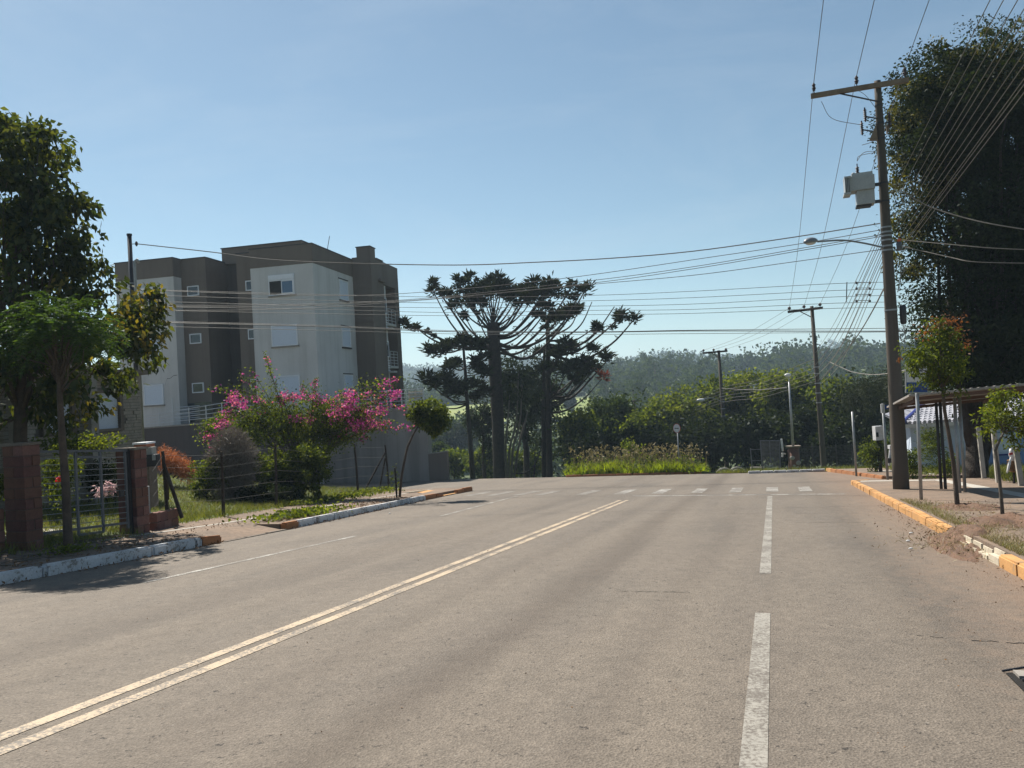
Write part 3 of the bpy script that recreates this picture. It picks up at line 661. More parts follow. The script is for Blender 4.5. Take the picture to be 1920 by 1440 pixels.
for z in (9.95, 6.88, 3.74): bbox(MB(), -.06, 0, 3.62, 5.13, z, z + .05).build('window_lintel', 'coping', apt)
for z0 in (8.0, 4.95, 1.9):                            # narrow doors/windows of the side wing with louvred ledges below
    f, P, ax, ay = window(8.5, 8.95, z0, z0 + 1.15, -1.2, shut=False, face='side')
    MB().box(P(8.725, .02, z0 + .575), (.32, .02, 1.0), ax, ay, ZV).build('pane', 'glass_dark', f)
    m_ = MB()
    for k in range(5): m_.box(bp(-1.26, 8.7, z0 - .25 - k * .17), (.5, .05, .05), BU, BV, ZV)
    m_.build('louvre', 'white_paint', apt)
    bbox(MB(), -1.75, -1.2, 8.42, 9.0, z0 - 1.12, z0 - 1.0).build('ledge', 'cream_render', apt)
m_ = MB(); bbox(m_, -1.55, -1.33, 7.3, 8.3, 10.15, 10.28); m_.build('ledge', 'brown_render', apt)
MB().tube([bp(-.1, 2.0, PAR), bp(-.3, 2.0, 12.35)], .02, 5).build('roof_mast', 'dark_metal', apt)
# hairline crack and dark service door at ramp level
m_ = MB(); q = [(10.3, 3.62), (10.22, 3.85), (10.14, 4.02), (10.0, 4.0), (9.85, 4.06), (9.7, 4.17), (9.42, 4.19)]
for (a, z), (a2, z2) in zip(q, q[1:]): m_.quad(bp(a, -.005, z - .015), bp(a2, -.005, z2 - .015), bp(a2, -.005, z2 + .015), bp(a, -.005, z + .015))
m_.build('wall_crack', 'coping', apt)
bbox(MB(), 7.7, 9.3, .76, .82, 1.2, 2.42).build('basement_opening', 'glass_dark', apt)

# ------------------------------------------------------------------ retaining wall, terrace, ramp
rw = thing('retaining_wall', 'tall grey rain streaked retaining wall carrying the terrace', 'retaining wall', bp(-3, 0, -3))
m_ = MB(); bbox(m_, -6.58, .0, 0.0, .3, -4.5, 1.22); m_.prism([bp(-6.58, .3, -4.5), bp(-6.2, .3, -4.5), bp(-3.6, 9, -4.5), bp(-4.0, 9, -4.5)], (0, 0, 5.7)); m_.build('wall', 'stained_wall', rw)
m_ = MB(); bbox(m_, -6.66, .0, -.06, .34, 1.22, 1.34); m_.build('coping', 'concrete', rw)
m_ = MB(); m_.prism([bp(-6.3, .3, .9), bp(-1.35, .3, .9), bp(-1.35, 6, .9), bp(-3.7, 9, .9)], (0, 0, .4)); m_.build('terrace_slab', 'concrete', rw)
m_ = MB(); bbox(m_, -3.35, -2.75, -.35, -.02, 1.05, 1.22); m_.build('ledge', 'concrete', rw)
sw = thing('side_wall', 'lower brown wall stepping down beside the streaked retaining wall', 'wall', bp(-7, 0, -4))
m_ = MB(); m_.prism([bp(-6.6, -.1, -5), bp(-7.75, -.1, -5), bp(-7.75, -.1, -1.32), bp(-6.6, -.1, -1.42)], BU * .25); m_.build('wall', 'brown_render', sw)
m_ = MB(); m_.prism([bp(-6.6, -.13, -1.42), bp(-7.78, -.13, -1.32), bp(-7.78, -.13, -1.26), bp(-6.6, -.13, -1.36)], BU * .31); m_.build('coping', 'concrete', sw)
tr = thing('terrace_railing', 'white tube railing along the top of the streaked retaining wall', 'railing', bp(-3, .1, 1.34))
m_ = MB()
for k in range(5): MB().tube([bp(.0, .12, 1.55 + k * .215), bp(-6.5, .12, 1.55 + k * .215)], .024, 6).build('rail', 'rail_metal', tr)
for a in (-.4, -2.3, -3.2, -4.2, -5.1, -6.45): MB().tube([bp(a, .12, 1.34), bp(a, .12, 2.45)], .03, 6).build('post', 'rail_metal', tr)
pl = thing('wooden_pallet', 'pale wooden pallet standing against the terrace railing', 'pallet', bp(-5.9, .3, 1.34))
for k in range(6): MB().box(bp(-5.9, .26, 1.42 + k * .165), (.85, .03, .085), BV, BU, ZV).build('slat', 'pallet_wood', pl)
for a in (-5.52, -5.9, -6.28): MB().box(bp(a, .31, 1.83), (.09, .07, .98), BV, BU, ZV).build('bearer', 'pallet_wood', pl)
rmw = thing('ramp_wall', 'dark brown ramp wall in front of the apartment block', 'wall', bp(6, -2.5, -1))
m_ = MB(); m_.prism([bp(10.1, -2.5, -2.5), bp(10.1, -2.5, 1.0), bp(5, -2.5, 1.10), bp(0.3, -2.5, 1.2), bp(.3, -2.5, -4)], BU * .25); m_.build('wall', 'dark_render', rmw)
m_ = MB(); m_.prism([bp(10.1, -2.56, 1.0), bp(5, -2.56, 1.10), bp(.3, -2.56, 1.2), bp(.3, -2.56, 1.3), bp(5, -2.56, 1.2), bp(10.1, -2.56, 1.08)], BU * 2.5); m_.build('ramp_slab', 'concrete', rmw)
m_ = MB(); m_.prism([bp(.3, -2.5, -4), bp(.3, -2.5, 1.2), bp(.3, -.02, 1.2), bp(.3, -.02, -4)], BV * .25); m_.build('end_wall', 'wall_grey', rmw)
rr = thing('ramp_railing', 'white tube railing climbing along the dark ramp wall', 'railing', bp(7, -2.4, 1.1))
for k in range(4):
    f = (k + 1) / 4
    MB().tube([bp(10.0, -2.38, 1.08 + .68 * f), bp(5.0, -2.38, 1.22 + 1.02 * f), bp(.4, -2.38, 1.3 + 1.02 * f)], .024, 6).build('rail', 'rail_metal', rr)
for a, h in ((9.11, 1.9), (8.19, 2.73), (7.14, 2.11), (6.03, 2.18), (5.0, 2.24), (3.8, 2.28), (2.6, 2.3), (1.4, 2.3), (.45, 2.3)): MB().tube([bp(a, -2.38, 1.08), bp(a, -2.38, h)], .03, 6).build('post', 'rail_metal', rr)
m_ = MB()
for z in (1.5, 1.75, 2.0, 2.2): MB().tube([bp(7.6, -.6, z), bp(9.2, -.6, z - .03)], .022, 6).build('rail', 'rail_metal', rr)

# ------------------------------------------------------------------ garden ground: lawn sheet rising from the fence line to the walls
def fence_t(s): return float(np.interp(s, [8, 12.9, 14.5, 22, 29], [-12.95, -13.0, -13.5, -14.45, -15.4]))
back = {8: (-19.05, .25), 14: (-19.05, .3), 19.4: (-19.1, .45), 22: (-22, .75), 28: (-26, 1.0), 34: (-28, 1.2), 40.0: (-30, 1.3)}
def garden_z(s, t):
    f = fence_t(min(s, 29)); bs_ = sorted(back); bt = float(np.interp(s, bs_, [back[k][0] for k in bs_])); bz = float(np.interp(s, bs_, [back[k][1] for k in bs_]))
    u = min(max((f - t) / (f - bt), 0), 1); e = 1 - sstep(26.5, 30.5, s + (t - f) * .0)
    return -ROAD_K * s + .14 + u * bz * (1 if s < 26 else float(np.interp(s, [26, 29.6], [1, .25]))) + .035 * mnoise.noise(Vector((s * 1.1, t * 1.1, 0)))
m_ = MB(); gr = {}
ss = np.linspace(3, 29.4, 54); uu = np.linspace(0, 1, 16)
vs = []
for s in ss:
    bs_ = sorted(back); bt = float(np.interp(s, bs_, [back[k][0] for k in bs_]))
    for u in uu:
        t = fence_t(s) * (1 - u) + bt * u; p = rp(s, t); p.z = garden_z(s, t); vs.append(p)
fs = [(i * 16 + j, (i + 1) * 16 + j, (i + 1) * 16 + j + 1, i * 16 + j + 1) for i in range(53) for j in range(15)]
m_.add(vs, fs); garden = m_.build('garden_ground', 'terrain', kind='structure', smooth=True)
def gp(s, t): p = rp(s, t); p.z = garden_z(s, t); return p
# earth bank at the foot of the ramp wall
m_ = MB(); m_.prism([bp(13, -4.6, -3.6), bp(13, -2.5, -3.6), bp(13, -2.5, -.25), bp(13, -3.4, -.35), bp(13, -4.6, -1.3)], BV * -13.6); eb = m_.build('earth_bank', 'soil', kind='structure')
for v in eb.data.vertices:
    a = (Vector(v.co) - BO).dot(BV)
    if v.co.z > -3.5: v.co.z -= max(0, (8 - a)) * .26

# ------------------------------------------------------------------ stone-clad house at the left
hs = thing('stone_house', 'low house clad in grey brown stone strips with white roller shutters behind the gate', 'house', rp(14, -19.2, 0))
def hp(s, w, z): v = rp(s, -19.0 - w, 0); v.z = z; return v
MB().box(hp(12.7, 3.06, .4), (13.6, 6.0, 5.2), DV, NV, ZV).build('wall', 'stone_joint', hs)
cl = MB(); rs = random.Random(21); z = -1.4
wins = ((17.72, 18.56, 1.36, 2.44), (16.02, 16.84, 1.36, 2.36), (11.5, 12.6, 1.4, 2.5))
while z < 2.98:
    h = rs.uniform(.07, .13); s = 6.0 + rs.uniform(0, .3)
    while s < 19.48:
        L = rs.uniform(.22, .55); e = min(s + L, 19.5); zz = min(z + h, 3.0)
        if not any(a - .16 < (s + e) / 2 < b + .16 and c0 - .1 < (z + zz) / 2 < d + .12 for a, b, c0, d in wins) and e - s > .06 and zz - z > .03:
            p_ = rs.uniform(.015, .055)
            cl.box(hp((s + e) / 2, -p_ / 2 + .06, (z + zz) / 2), (e - s - .012, p_ + .02, zz - z - .012), DV, NV, ZV)
        s = e
    z += h
cl.build('stone_cladding', 'stone', hs, kind='stuff')
MB().box(hp(12.68, 2.8, 3.06), (13.66, 6.5, .14), DV, NV, ZV).build('roof_slab', 'old_concrete', hs)
MB().box(hp(12.5, 3.2, 3.22), (13.2, 5.4, .18), DV, NV, ZV).build('roof', 'roof_sheet', hs)
for (a, b, z0, z1) in wins:
    m_ = MB()
    for (x0, x1, y0, y1) in ((a - .12, b + .12, z1, z1 + .1), (a - .12, b + .12, z0 - .08, z0), (a - .12, a, z0, z1), (b, b + .12, z0, z1)):
        m_.box(hp((x0 + x1) / 2, -.02, (y0 + y1) / 2), (x1 - x0, .16, y1 - y0), DV, NV, ZV)
    f = m_.build('window', 'old_concrete', hs)
    m_ = MB(); n = 14
    for i in range(n): m_.box(hp((a + b) / 2, .035, z0 + (i + .5) * (z1 - z0) / n), (b - a, .03, (z1 - z0) / n - .012), DV, NV, ZV)
    m_.box(hp((a + b) / 2, .06, (z0 + z1) / 2), (b - a, .03, z1 - z0), DV, NV, ZV); m_.build('shutter', 'white_shutter', f)
for s_ in (14.9, 17.25): MB().box(hp(s_, -.35, .7), (.26, .26, 4.6), DV, NV, ZV).build('porch_column', 'concrete', hs)

# slim entry pole between house and apartment block
pb = at(262, 838, 25.2); ptp = at(247, 440, 25.2)
ep = thing('entry_pole', 'slim dark steel entry pole with grey conduit beside the stone house', 'utility pole', pb)
dz = ptp.z - pb.z
MB().tube([pb - ZV * .8, pb + ZV * dz], [.075, .07], 10).build('shaft', 'dark_metal', ep, smooth=True)
MB().tube([pb + ZV * dz, pb + ZV * (dz + .06)], [.085, .085], 10).build('cap', 'dark_metal', ep)
q = pb + Vector((.13, -.02, 0))
MB().tube([q - ZV * .2, q + ZV * (dz - 1.0), q + ZV * (dz - .86) + Vector((.02, 0, 0)), q + ZV * (dz - .80) + Vector((.10, 0, 0)), q + ZV * (dz - .92) + Vector((.15, 0, 0))], .048, 8).build('conduit', 'galvanised', ep, smooth=True)
m_ = MB(); ins = pb + ZV * (dz - .28) + Vector((.22, 0, 0)); m_.tube([ins - Vector((.2, 0, 0)), ins], .012, 5)
for k, r_ in ((-.06, .03), (-.03, .05), (0, .035), (.03, .05), (.06, .03)): m_.ball(ins + ZV * k, (r_, r_, .025))
m_.build('insulator', 'porcelain', ep)
for z_ in (dz - 1.6, dz - 4.2, dz - 6): MB().tube([pb + ZV * z_, pb + ZV * (z_ + .04)], .10, 10).build('band', 'galvanised', ep)

# ------------------------------------------------------------------ brick pillars, low walls, gate
BM_ = None
def block_mesh(name, mat):
    bm = bmesh.new(); bmesh.ops.create_cube(bm, size=1)
    bmesh.ops.bevel(bm, geom=bm.edges[:], offset=.03, segments=1, affect='EDGES')
    me = bpy.data.meshes.new(name); bm.to_mesh(me); bm.free(); me.materials.append(MATS[mat]); return me
BLK = [block_mesh('block_a', 'block_red'), block_mesh('block_b', 'block_red_worn'), block_mesh('block_c', 'block_red'), block_mesh('block_d', 'block_red_dark')]
rb = random.Random(3)
def block(parent, c, size, ax=DV, ay=NV):
    o = bpy.data.objects.new('block', rb.choice(BLK)); COL.objects.link(o); o.parent = parent
    c = Vector(c) - ORG[parent.name] + ax * rb.uniform(-.004, .004) + ay * rb.uniform(-.004, .004)
    x, y, z = ax * size[0], ay * size[1], ZV * size[2]
    o.matrix_local = Matrix(((x.x, y.x, z.x, c.x), (x.y, y.y, z.y, c.y), (x.z, y.z, z.z, c.z), (0, 0, 0, 1))); return o
def pillar(label, s, t, w, l, h, ncourse):
    b = rp(s, t, .10); p = thing('gate_pillar', label, 'pillar', b); ch = h / ncourse
    MB().box(b + ZV * (h / 2 - .02), (l - .03, w - .03, h), DV, NV, ZV).build('mortar_core', 'mortar', p)
    for i in range(ncourse):
        z = b + ZV * (ch * (i + .5) - .0)
        if i % 2 == 0:
            for k in (-1, 1): block(p, z + DV * k * l / 4, (l / 2 - .012, w, ch - .012))
        else:
            for k in (-1, 1): block(p, z + NV * k * w / 4, (l, w / 2 - .012, ch - .012))
    MB().box(b + ZV * (h + .02), (l + .04, w + .04, .05), DV, NV, ZV).build('cap', 'old_concrete', p)
    return p, b
pr, prb = pillar('red block gate pillar with a small white house number tile', 12.92, -12.93, .50, .34, 1.80, 9)
MB().box(prb + DV * -.185 + NV * .02 + ZV * 1.46, (.02, .07, .10), DV, NV, ZV).build('number_tile', 'white_paint', pr)
MB().box(prb + DV * -.197 + NV * .02 + ZV * 1.46, (.008, .022, .055), DV, NV, ZV).build('number', 'sign_black', pr)
pl_, plb = pillar('red block gate pillar joined to the low wall under the blue fence panel', 10.28, -12.78, .50, .34, 1.90, 10)
def low_wall(label, s0, s1, t0, t1, h, nc):
    A = rp(s0, t0, .1); B = rp(s1, t1, .1); d = (B - A).normalized(); dh = Vector((d.x, d.y, 0)).normalized(); ny = ZV.cross(dh); L = (B - A).length
    w = thing('low_wall', label, 'low wall', A); ch = h / nc; n = max(1, round(L / .42))
    for i in range(nc):
        for j in range(n):
            u0 = max(0, (j - (.5 if i % 2 else 0)) / n); u1 = min(1, (j + 1 - (.5 if i % 2 else 0)) / n)
            if j == n - 1: u1 = 1
            block(w, A.lerp(B, (u0 + u1) / 2) + ZV * ch * (i + .5), ((u1 - u0) * L - .012, .17, ch - .012), dh, ny)
    m_ = MB(); m_.box(A.lerp(B, .5) + ZV * (h / 2 - .12), (L - .02, .12, h), dh, ny, ZV); m_.build('mortar_core', 'mortar', w); return w
low_wall('low red block wall under the dark blue fence panel', 6.0, 9.9, -12.85, -12.85, .78, 4)
low_wall('short broken stub of red block wall beside the number pillar', 13.4, 14.5, -12.9, -13.3, .42, 2)
# dark blue panel fence over the left wall
fb = thing('fence_panel', 'dark blue metal fence panel with grey frame on the low red wall', 'fence', rp(8, -12.8, .9))
for (s0, s1) in ((6.05, 7.9), (8.0, 9.85)):
    z0, z1 = .90, 1.92
    for (a, b, c, d) in ((s0, s1, z1 - .05, z1), (s0, s1, z0, z0 + .05), (s0, s0 + .05, z0, z1), (s1 - .05, s1, z0, z1)):
        MB().box(rp((a + b) / 2, -12.82, (c + d) / 2), (b - a, .05, d - c), DS, NV, ZV).build('frame_bar', 'grey_paint', fb)
MB().box(rp(9.25, -12.95, 1.40), (1.15, .03, 1.0), DS, NV, ZV).build('panel', 'blue_metal', fb)
for k in range(8): MB().tube([rp(6.05, -12.83, 1.02 + k * .11), rp(8.6, -12.83, 1.02 + k * .11)], .008, 5).build('rod', 'galvanised', fb)
MB().box(rp(8.62, -12.82, 1.41), (.05, .05, 1.02), DS, NV, ZV).build('frame_bar', 'grey_paint', fb)
# gate: rectangular tube frames with thin horizontal rods
gt_ = thing('metal_gate', 'grey tube gate with thin horizontal rods between the two red pillars', 'gate', rp(11.5, -12.8, .2))
gz0, gz1 = .36, 1.88
def gbar(s0, s1, z0, z1, nm='frame_bar', m_='grey_paint', w=.045): return MB().box(rp((s0 + s1) / 2, -12.80, (z0 + z1) / 2), (max(s1 - s0, w), .04, max(z1 - z0, w)), DS, NV, ZV).build(nm, m_, gt_)
gbar(10.48, 12.72, gz1 - .02, gz1 + .02)
for s_ in (10.5, 11.42, 12.0, 12.62): gbar(s_, s_, gz0 - .1, gz1)
gbar(11.42, 12.0, gz1 - .14, gz1 - .10); gbar(10.4, 12.62, gz0, gz0 + .04); gbar(11.42, 12.0, gz0 - .12, gz0 - .08)
gbar(12.70, 12.72, .1, gz1 + .02, w=.07, m_='dark_metal', nm='post')
for k in range(12):
    z_ = gz0 + .12 + k * .115
    MB().tube([rp(10.42, -12.8, z_), rp(12.62, -12.8, z_)], .006, 5).build('rod', 'galvanised', gt_)
MB().box(rp(12.45, -12.76, 1.0), (.10, .04, .14), DS, NV, ZV).build('lock', 'dark_metal', gt_)
MB().box(rp(11.5, -15.0, .22), (2.4, 1.6, .05), DS, NV, NS).build('threshold_slab', 'pale_concrete', pav_l)

# meter pillar behind the number pillar
mbp = at(285, 905, 18.4); mbp.z = -1.1
mp = thing('meter_pillar', 'electric meter post with orange brick top and dark box behind the number pillar', 'meter box', mbp)
def mbx(px, py0, py1, w, d, nm, mt, dep=18.4, off=0):
    a = at(px, py0, dep - off); b = at(px, py1, dep - off); return MB().box((a + b) / 2, (w, d, abs(a.z - b.z)), (1, 0, 0), (0, 1, 0), ZV).build(nm, mt, mp)
mbx(270, 829, 832.5, .32, .5, 'cap', 'white_paint'); mbx(271, 832.5, 850, .28, .45, 'brick_top', 'brick_orange'); mbx(282, 838, 858, .17, .25, 'meter_hood', 'pale_concrete', off=.1)
mbx(278, 858, 950, .26, .4, 'post', 'old_concrete'); mbx(287, 852, 874, .26, .2, 'meter_box', 'dark_metal', off=.25); mbx(288.5, 853, 863, .07, .03, 'meter_window', 'galvanised', off=.38)
tp_ = thing('garden_tap', 'grey garden tap and pipe standing next to the number pillar', 'tap', rp(13.65, -13.3, .3))
a = rp(13.62, -13.2, .14); MB().tube([a, a + ZV * .95], .03, 7).build('pipe', 'galvanised', tp_); MB().ball(a + ZV * .30 + NV * .03, (.09, .09, .07)).build('tap_head', 'galvanised', tp_, smooth=True)
# ------------------------------------------------------------------ wire fence of the garden
FL0, FL1 = rp(14.5, -13.5), rp(29, -15.4)
wf = thing('wire_fence', 'old wooden post and wire fence in front of the bougainvillea', 'fence', rp(22, -14.4, .2))
def fpost(px, pyb, pxt, pyt, nm='post', r=.045, base_px=None):
    b = on_line(px, pyb, FL0, FL1); dep = float((np.array(b) - EYE) @ FW)
    tpt = at(pxt, pyt, dep)
    o = MB().tube([b - (tpt - b).normalized() * .25, b.lerp(tpt, .5) + Vector((.008, 0, 0)), tpt], [r, r * .92, r * .8], 7).build(nm, 'post_wood', wf); return b, tpt, dep
tops = []
for (px, pyb, pxt, pyt) in ((313, 956, 305, 846), (418.5, 950, 415, 847), (518, 936, 516, 832), (598, 928, 595, 846), (671, 922, 664.5, 832), (729.5, 919, 722, 834)):
    b, tpt, dep = fpost(px, pyb, pxt, pyt); tops.append((b, tpt))
b, tpt = tops[0]
MB().tube([b + (tpt - b) * .8, at(341, 967, float((np.array(b) - EYE) @ FW) - .25) - ZV * .05], [.04, .045], 7).build('brace', 'post_wood', wf)
MB().tube([b + (tpt - b) * .6 + BU * .1, b + BU * 1.3 - BV * -.9 + ZV * .1], [.035, .04], 7).build('brace', 'post_wood', wf)
b, tpt = tops[-1]
for (px, py, f, dd_) in ((687, 914, .85, 1.6), (712.6, 911, .78, 2.0)):
    MB().tube([b + (tpt - b) * f, at(px, py, float((np.array(b) - EYE) @ FW) + .1)], [.035, .04], 7).build('brace', 'post_wood', wf)
for f in (.12, .32, .52, .72, .93):
    pts = [rp(13.5, -12.95, .2 + f * 1.3)] + [b + (t_ - b) * f for b, t_ in tops]
    MB().tube(pts, .0035, 4).build('wire', 'wire', wf)

# ------------------------------------------------------------------ big utility pole at the right
def depth(p): return float((np.array(p) - EYE) @ FW)
PB = ground(1690, 917, .135); PD = depth(PB); PT = at(1645, 152, PD)
up_ = thing('utility_pole', 'tall tapered concrete utility pole with a crossarm beside the bus stop', 'utility pole', PB)
PA = (PT - PB); PL = PA.length; PA = PA / PL
def pole_at(h): return PB + PA * h
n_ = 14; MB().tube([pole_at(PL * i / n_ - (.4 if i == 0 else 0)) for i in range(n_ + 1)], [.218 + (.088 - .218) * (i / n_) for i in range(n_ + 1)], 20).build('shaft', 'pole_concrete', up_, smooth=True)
def py_h(py): return PL * (917 - py) / (917 - 152)     # photo row -> height up the pole
XA = pole_at(PL - .16) - DV * .13
MB().box(XA + NV * -.50, (2.55, .10, .13), NV, DV, PA).build('crossarm', 'old_wood', up_)
INS = []
for t_ in (-1.68, -.55, .68):
    m_ = MB(); b = XA + NV * t_ + PA * .06; m_.tube([b, b + PA * .12], .014, 6)
    for k, r_ in ((.10, .045), (.15, .062), (.20, .045), (.245, .055), (.28, .03)): m_.ball(b + PA * k, (r_, r_, .03))
    m_.build('insulator', 'porcelain', up_, smooth=True); INS.append(b + PA * .27)
MB().tube([XA + NV * -1.0 - PA * .06, pole_at(PL - .62) - DV * .1], .022, 6).build('brace', 'dark_metal', up_)
for py in (428, 437, 444, 452, 463, 471, 345, 379, 200, 233, 262, 583):
    h = py_h(py); r_ = .218 - .13 * h / PL
    MB().tube([pole_at(h), pole_at(h + .045)], [r_ + .012] * 2, 20, cap=False).build('band', 'galvanised' if py > 400 else 'dark_metal', up_)
for (px, py) in ((1622, 215), (1616, 240), (1668, 225)):  # fuse cutouts
    p_ = at(px, py, PD - .2); m_ = MB()
    for k in range(6): m_.tube([p_ + ZV * (-.16 + k * .055), p_ + ZV * (-.13 + k * .055)], [.05, .028], 8)
    m_.tube([p_ - ZV * .2, p_ + ZV * .2], .02, 6); m_.build('fuse_cutout', 'porcelain', up_)
    MB().tube([p_ - ZV * .05, pole_at(py_h(py + 8))], .02, 5).build('bracket', 'dark_metal', up_)
m_ = MB(); m_.prism([at(1630, 262, PD - .1), at(1643, 232, PD - .1), at(1646, 262, PD - .1)], DV * .12); m_.build('bracket', 'old_wood', up_)
m_ = MB(); m_.prism([at(1662, 236, PD - .1), at(1672, 228, PD - .1), at(1664, 252, PD - .1)], DV * .12); m_.build('bracket', 'old_wood', up_)
for a_, b_, c_ in (((1540, 190), (1560, 222), (1613, 234)), ((1607, 302), (1612, 292), (1645, 285)), ((1607, 302), (1620, 286), (1645, 283)), ((1616, 272), (1630, 268), (1642, 262)), ((1600, 165), (1622, 178), (1640, 200))):
    MB().tube(sag_line([at(*a_, PD - .2), at(*b_, PD - .2), at(*c_, PD - .15)], 10), .008, 4).build('jumper_wire', 'wire', up_)
MB().tube(sag_line([at(1683, 548, PD), at(1689, 520, PD), at(1690, 495, PD), at(1696, 505, PD), at(1692, 515, PD)], 20), .014, 5).build('cable_loop', 'wire', up_)
# transformer hung on the pole
tf = thing('transformer', 'pale grey transformer with cooling fins hung on the tall pole', 'transformer', at(1615, 356, PD - .1))
def pxbox(parent, px0, px1, py0, py1, dep, thick, nm, mt):
    a = at(px0, (py0 + py1) / 2, dep); b = at(px1, (py0 + py1) / 2, dep); w = (b - a).length; h = m_px(py1 - py0, dep)
    return MB().box((a + b) / 2, (w, thick, h), NV, DV, PA).build(nm, mt, parent)
pxbox(tf, 1594, 1636, 333, 359, PD - .1, .50, 'tank', 'transformer_grey'); pxbox(tf, 1607, 1637, 359, 385, PD - .1, .42, 'tank_lower', 'transformer_grey')
pxbox(tf, 1597, 1633, 326, 333, PD - .1, .34, 'lid', 'transformer_grey'); pxbox(tf, 1606, 1632, 385, 389, PD - .1, .3, 'base_rail', 'dark_metal')
for k in range(4): pxbox(tf, 1583 + k * 2.9, 1584.2 + k * 2.9, 337, 364, PD - .1, .44, 'cooling_fin', 'transformer_grey')
pxbox(tf, 1582, 1594, 364, 368, PD - .1, .44, 'fin_header', 'transformer_grey'); pxbox(tf, 1582, 1594, 334, 337, PD - .1, .44, 'fin_header', 'transformer_grey')
for py in (346, 378): pxbox(tf, 1637, 1650, py - 2.5, py + 2.5, PD - .05, .12, 'mounting_arm', 'dark_metal')
m_ = MB(); b = at(1608, 327, PD - .1)
for k in range(5): m_.tube([b + PA * (k * .045), b + PA * (k * .045 + .03)], [.055, .03], 8)
m_.tube([b, b + PA * .30], .016, 6); m_.build('bushing', 'porcelain', tf)
for px in (1600, 1622, 1630): MB().ball(at(px, 326, PD - .15), (.05, .05, .035)).build('cover_bolt', 'galvanised', tf)
# street lamp on the pole
sl = thing('street_lamp', 'grey cobra head street lamp on a long arm from the tall pole', 'street lamp', at(1652, 463, PD))
arm = sag_line([at(1656, 464, PD - .15), at(1620, 456, PD - .3), at(1580, 450.5, PD - .55), at(1533, 453, PD - .85)], 18)
MB().tube(arm, .026, 8).build('arm', 'lamp_grey', sl, smooth=True)
hd = at(1520, 454, PD - .95); hx = (at(1533, 453.5, PD - .85) - at(1507, 456.5, PD - 1.05)).normalized(); hy = ZV.cross(hx).normalized(); hz = hx.cross(hy)
mh = MB().ball(hd, (.24, .13, .13), 16, 10, (hx, hy, hz)); mh.v = [tuple(Vector(v) - hz * min(0, (Vector(v) - hd).dot(hz)) * .72) for v in mh.v]
mh.build('lamp_head', 'lamp_grey', sl, smooth=True); mh = MB().ball(hd - hz * .02, (.17, .095, .06), 14, 8, (hx, hy, hz)); mh.build('lens', 'lamp_lens', sl, smooth=True)
# boxes on the pole
sb = thing('splice_box', 'dark upright cable splice canister strapped to the tall pole', 'cable box', at(1693, 590, PD))
MB().tube([at(1691.5, 572, PD - .1), at(1692.5, 575, PD - .1), at(1694, 604, PD - .1), at(1694.5, 608, PD - .1)], [.07, .085, .085, .06], 12).build('canister', 'dark_metal', sb, smooth=True)
MB().tube(sag_line([at(1693, 608, PD - .1), at(1697, 625, PD - .1), at(1696, 640, PD - .1), at(1690, 638, PD - .1), at(1687, 625, PD - .1)], 20), .012, 5).build('cable', 'wire', sb)
MB().tube([at(1684, 590, PD), at(1693, 590, PD - .1)], .02, 5).build('strap', 'galvanised', sb)
tb = thing('terminal_box', 'small grey cable terminal with an orange cap on the tall pole', 'cable box', at(1686, 463, PD))
MB().tube([at(1686.5, 470, PD - .15), at(1685.5, 454, PD - .15)], [.075, .07], 10).build('canister', 'grey_paint', tb, smooth=True)
MB().ball(at(1686, 450.5, PD - .15), (.062, .062, .05)).build('cap', 'orange_plastic', tb, smooth=True)

# ------------------------------------------------------------------ smaller poles farther down
def far_pole(label, pb_, pt_, dep, r0, r1, arm_px, ins_px, brace=None, lamp=None, mat='pole_concrete'):
    b = at(*pb_, dep); t_ = at(*pt_, dep); p = thing('utility_pole', label, 'utility pole', b)
    MB().tube([b - (t_ - b).normalized() * 2.0, b, b.lerp(t_, .5), t_], [r0, r0, (r0 + r1) / 2, r1], 12).build('shaft', mat, p, smooth=True)
    a0 = at(*arm_px[0], dep + .4); a1 = at(*arm_px[1], dep - .4); x = (a1 - a0).normalized()
    MB().box((a0 + a1) / 2, ((a1 - a0).length, .11, .14), x, x.cross(ZV).normalized(), ZV).build('crossarm', 'post_wood', p)
    out = []
    for q in ins_px:
        c = at(*q, dep + .4 - .8 * (q[0] - arm_px[0][0]) / (arm_px[1][0] - arm_px[0][0])); m_ = MB().ball(c, (.10, .10, .10), 8, 6); m_.tube([c, c - ZV * .25], .02, 5); m_.build('insulator', 'porcelain', p, smooth=True); out.append(c)
    if brace: MB().tube([at(*brace[0], dep), at(*brace[1], dep)], .03, 5).build('brace', 'post_wood', p)
    h = t_ - b
    for f in (.40, .46, .52, .58, .62): MB().tube([b + h * f, b + h * f + ZV * .06], [r0 * .95 + .01] * 2, 12, cap=False).build('band', 'galvanised', p)
    if lamp:
        l0 = b + h * lamp[2]; l1 = at(*lamp[0], dep - .5); MB().tube(sag_line([l0, l0.lerp(l1, .5) + ZV * .25, l1], 10), .03, 6).build('lamp_arm', 'galvanised', p)
        MB().ball(l1, (.34, .16, .12), 12, 8).build('lamp_head', 'sign_white', p, smooth=True)
    return p, out, b, t_
P2, I2, B2_, T2_ = far_pole('dark utility pole with crossarm standing past the junction right of the brown pillar', (1545, 877), (1522, 574), 45.5, .17, .10, ((1477, 585), (1543, 577)), ((1480, 578), (1507.5, 575), (1537.5, 571)), ((1500, 584), (1522, 595)))
P3_, I3, B3_, T3_ = far_pole('middle distance utility pole with crossarm left of the mesh gate frame', (1364, 886), (1347.5, 657), 61, .19, .11, ((1318, 662), (1364, 658)), ((1319, 657), (1338, 656), (1361, 655)), ((1335, 662), (1349, 672)), ((1314, 750), 0, .58))
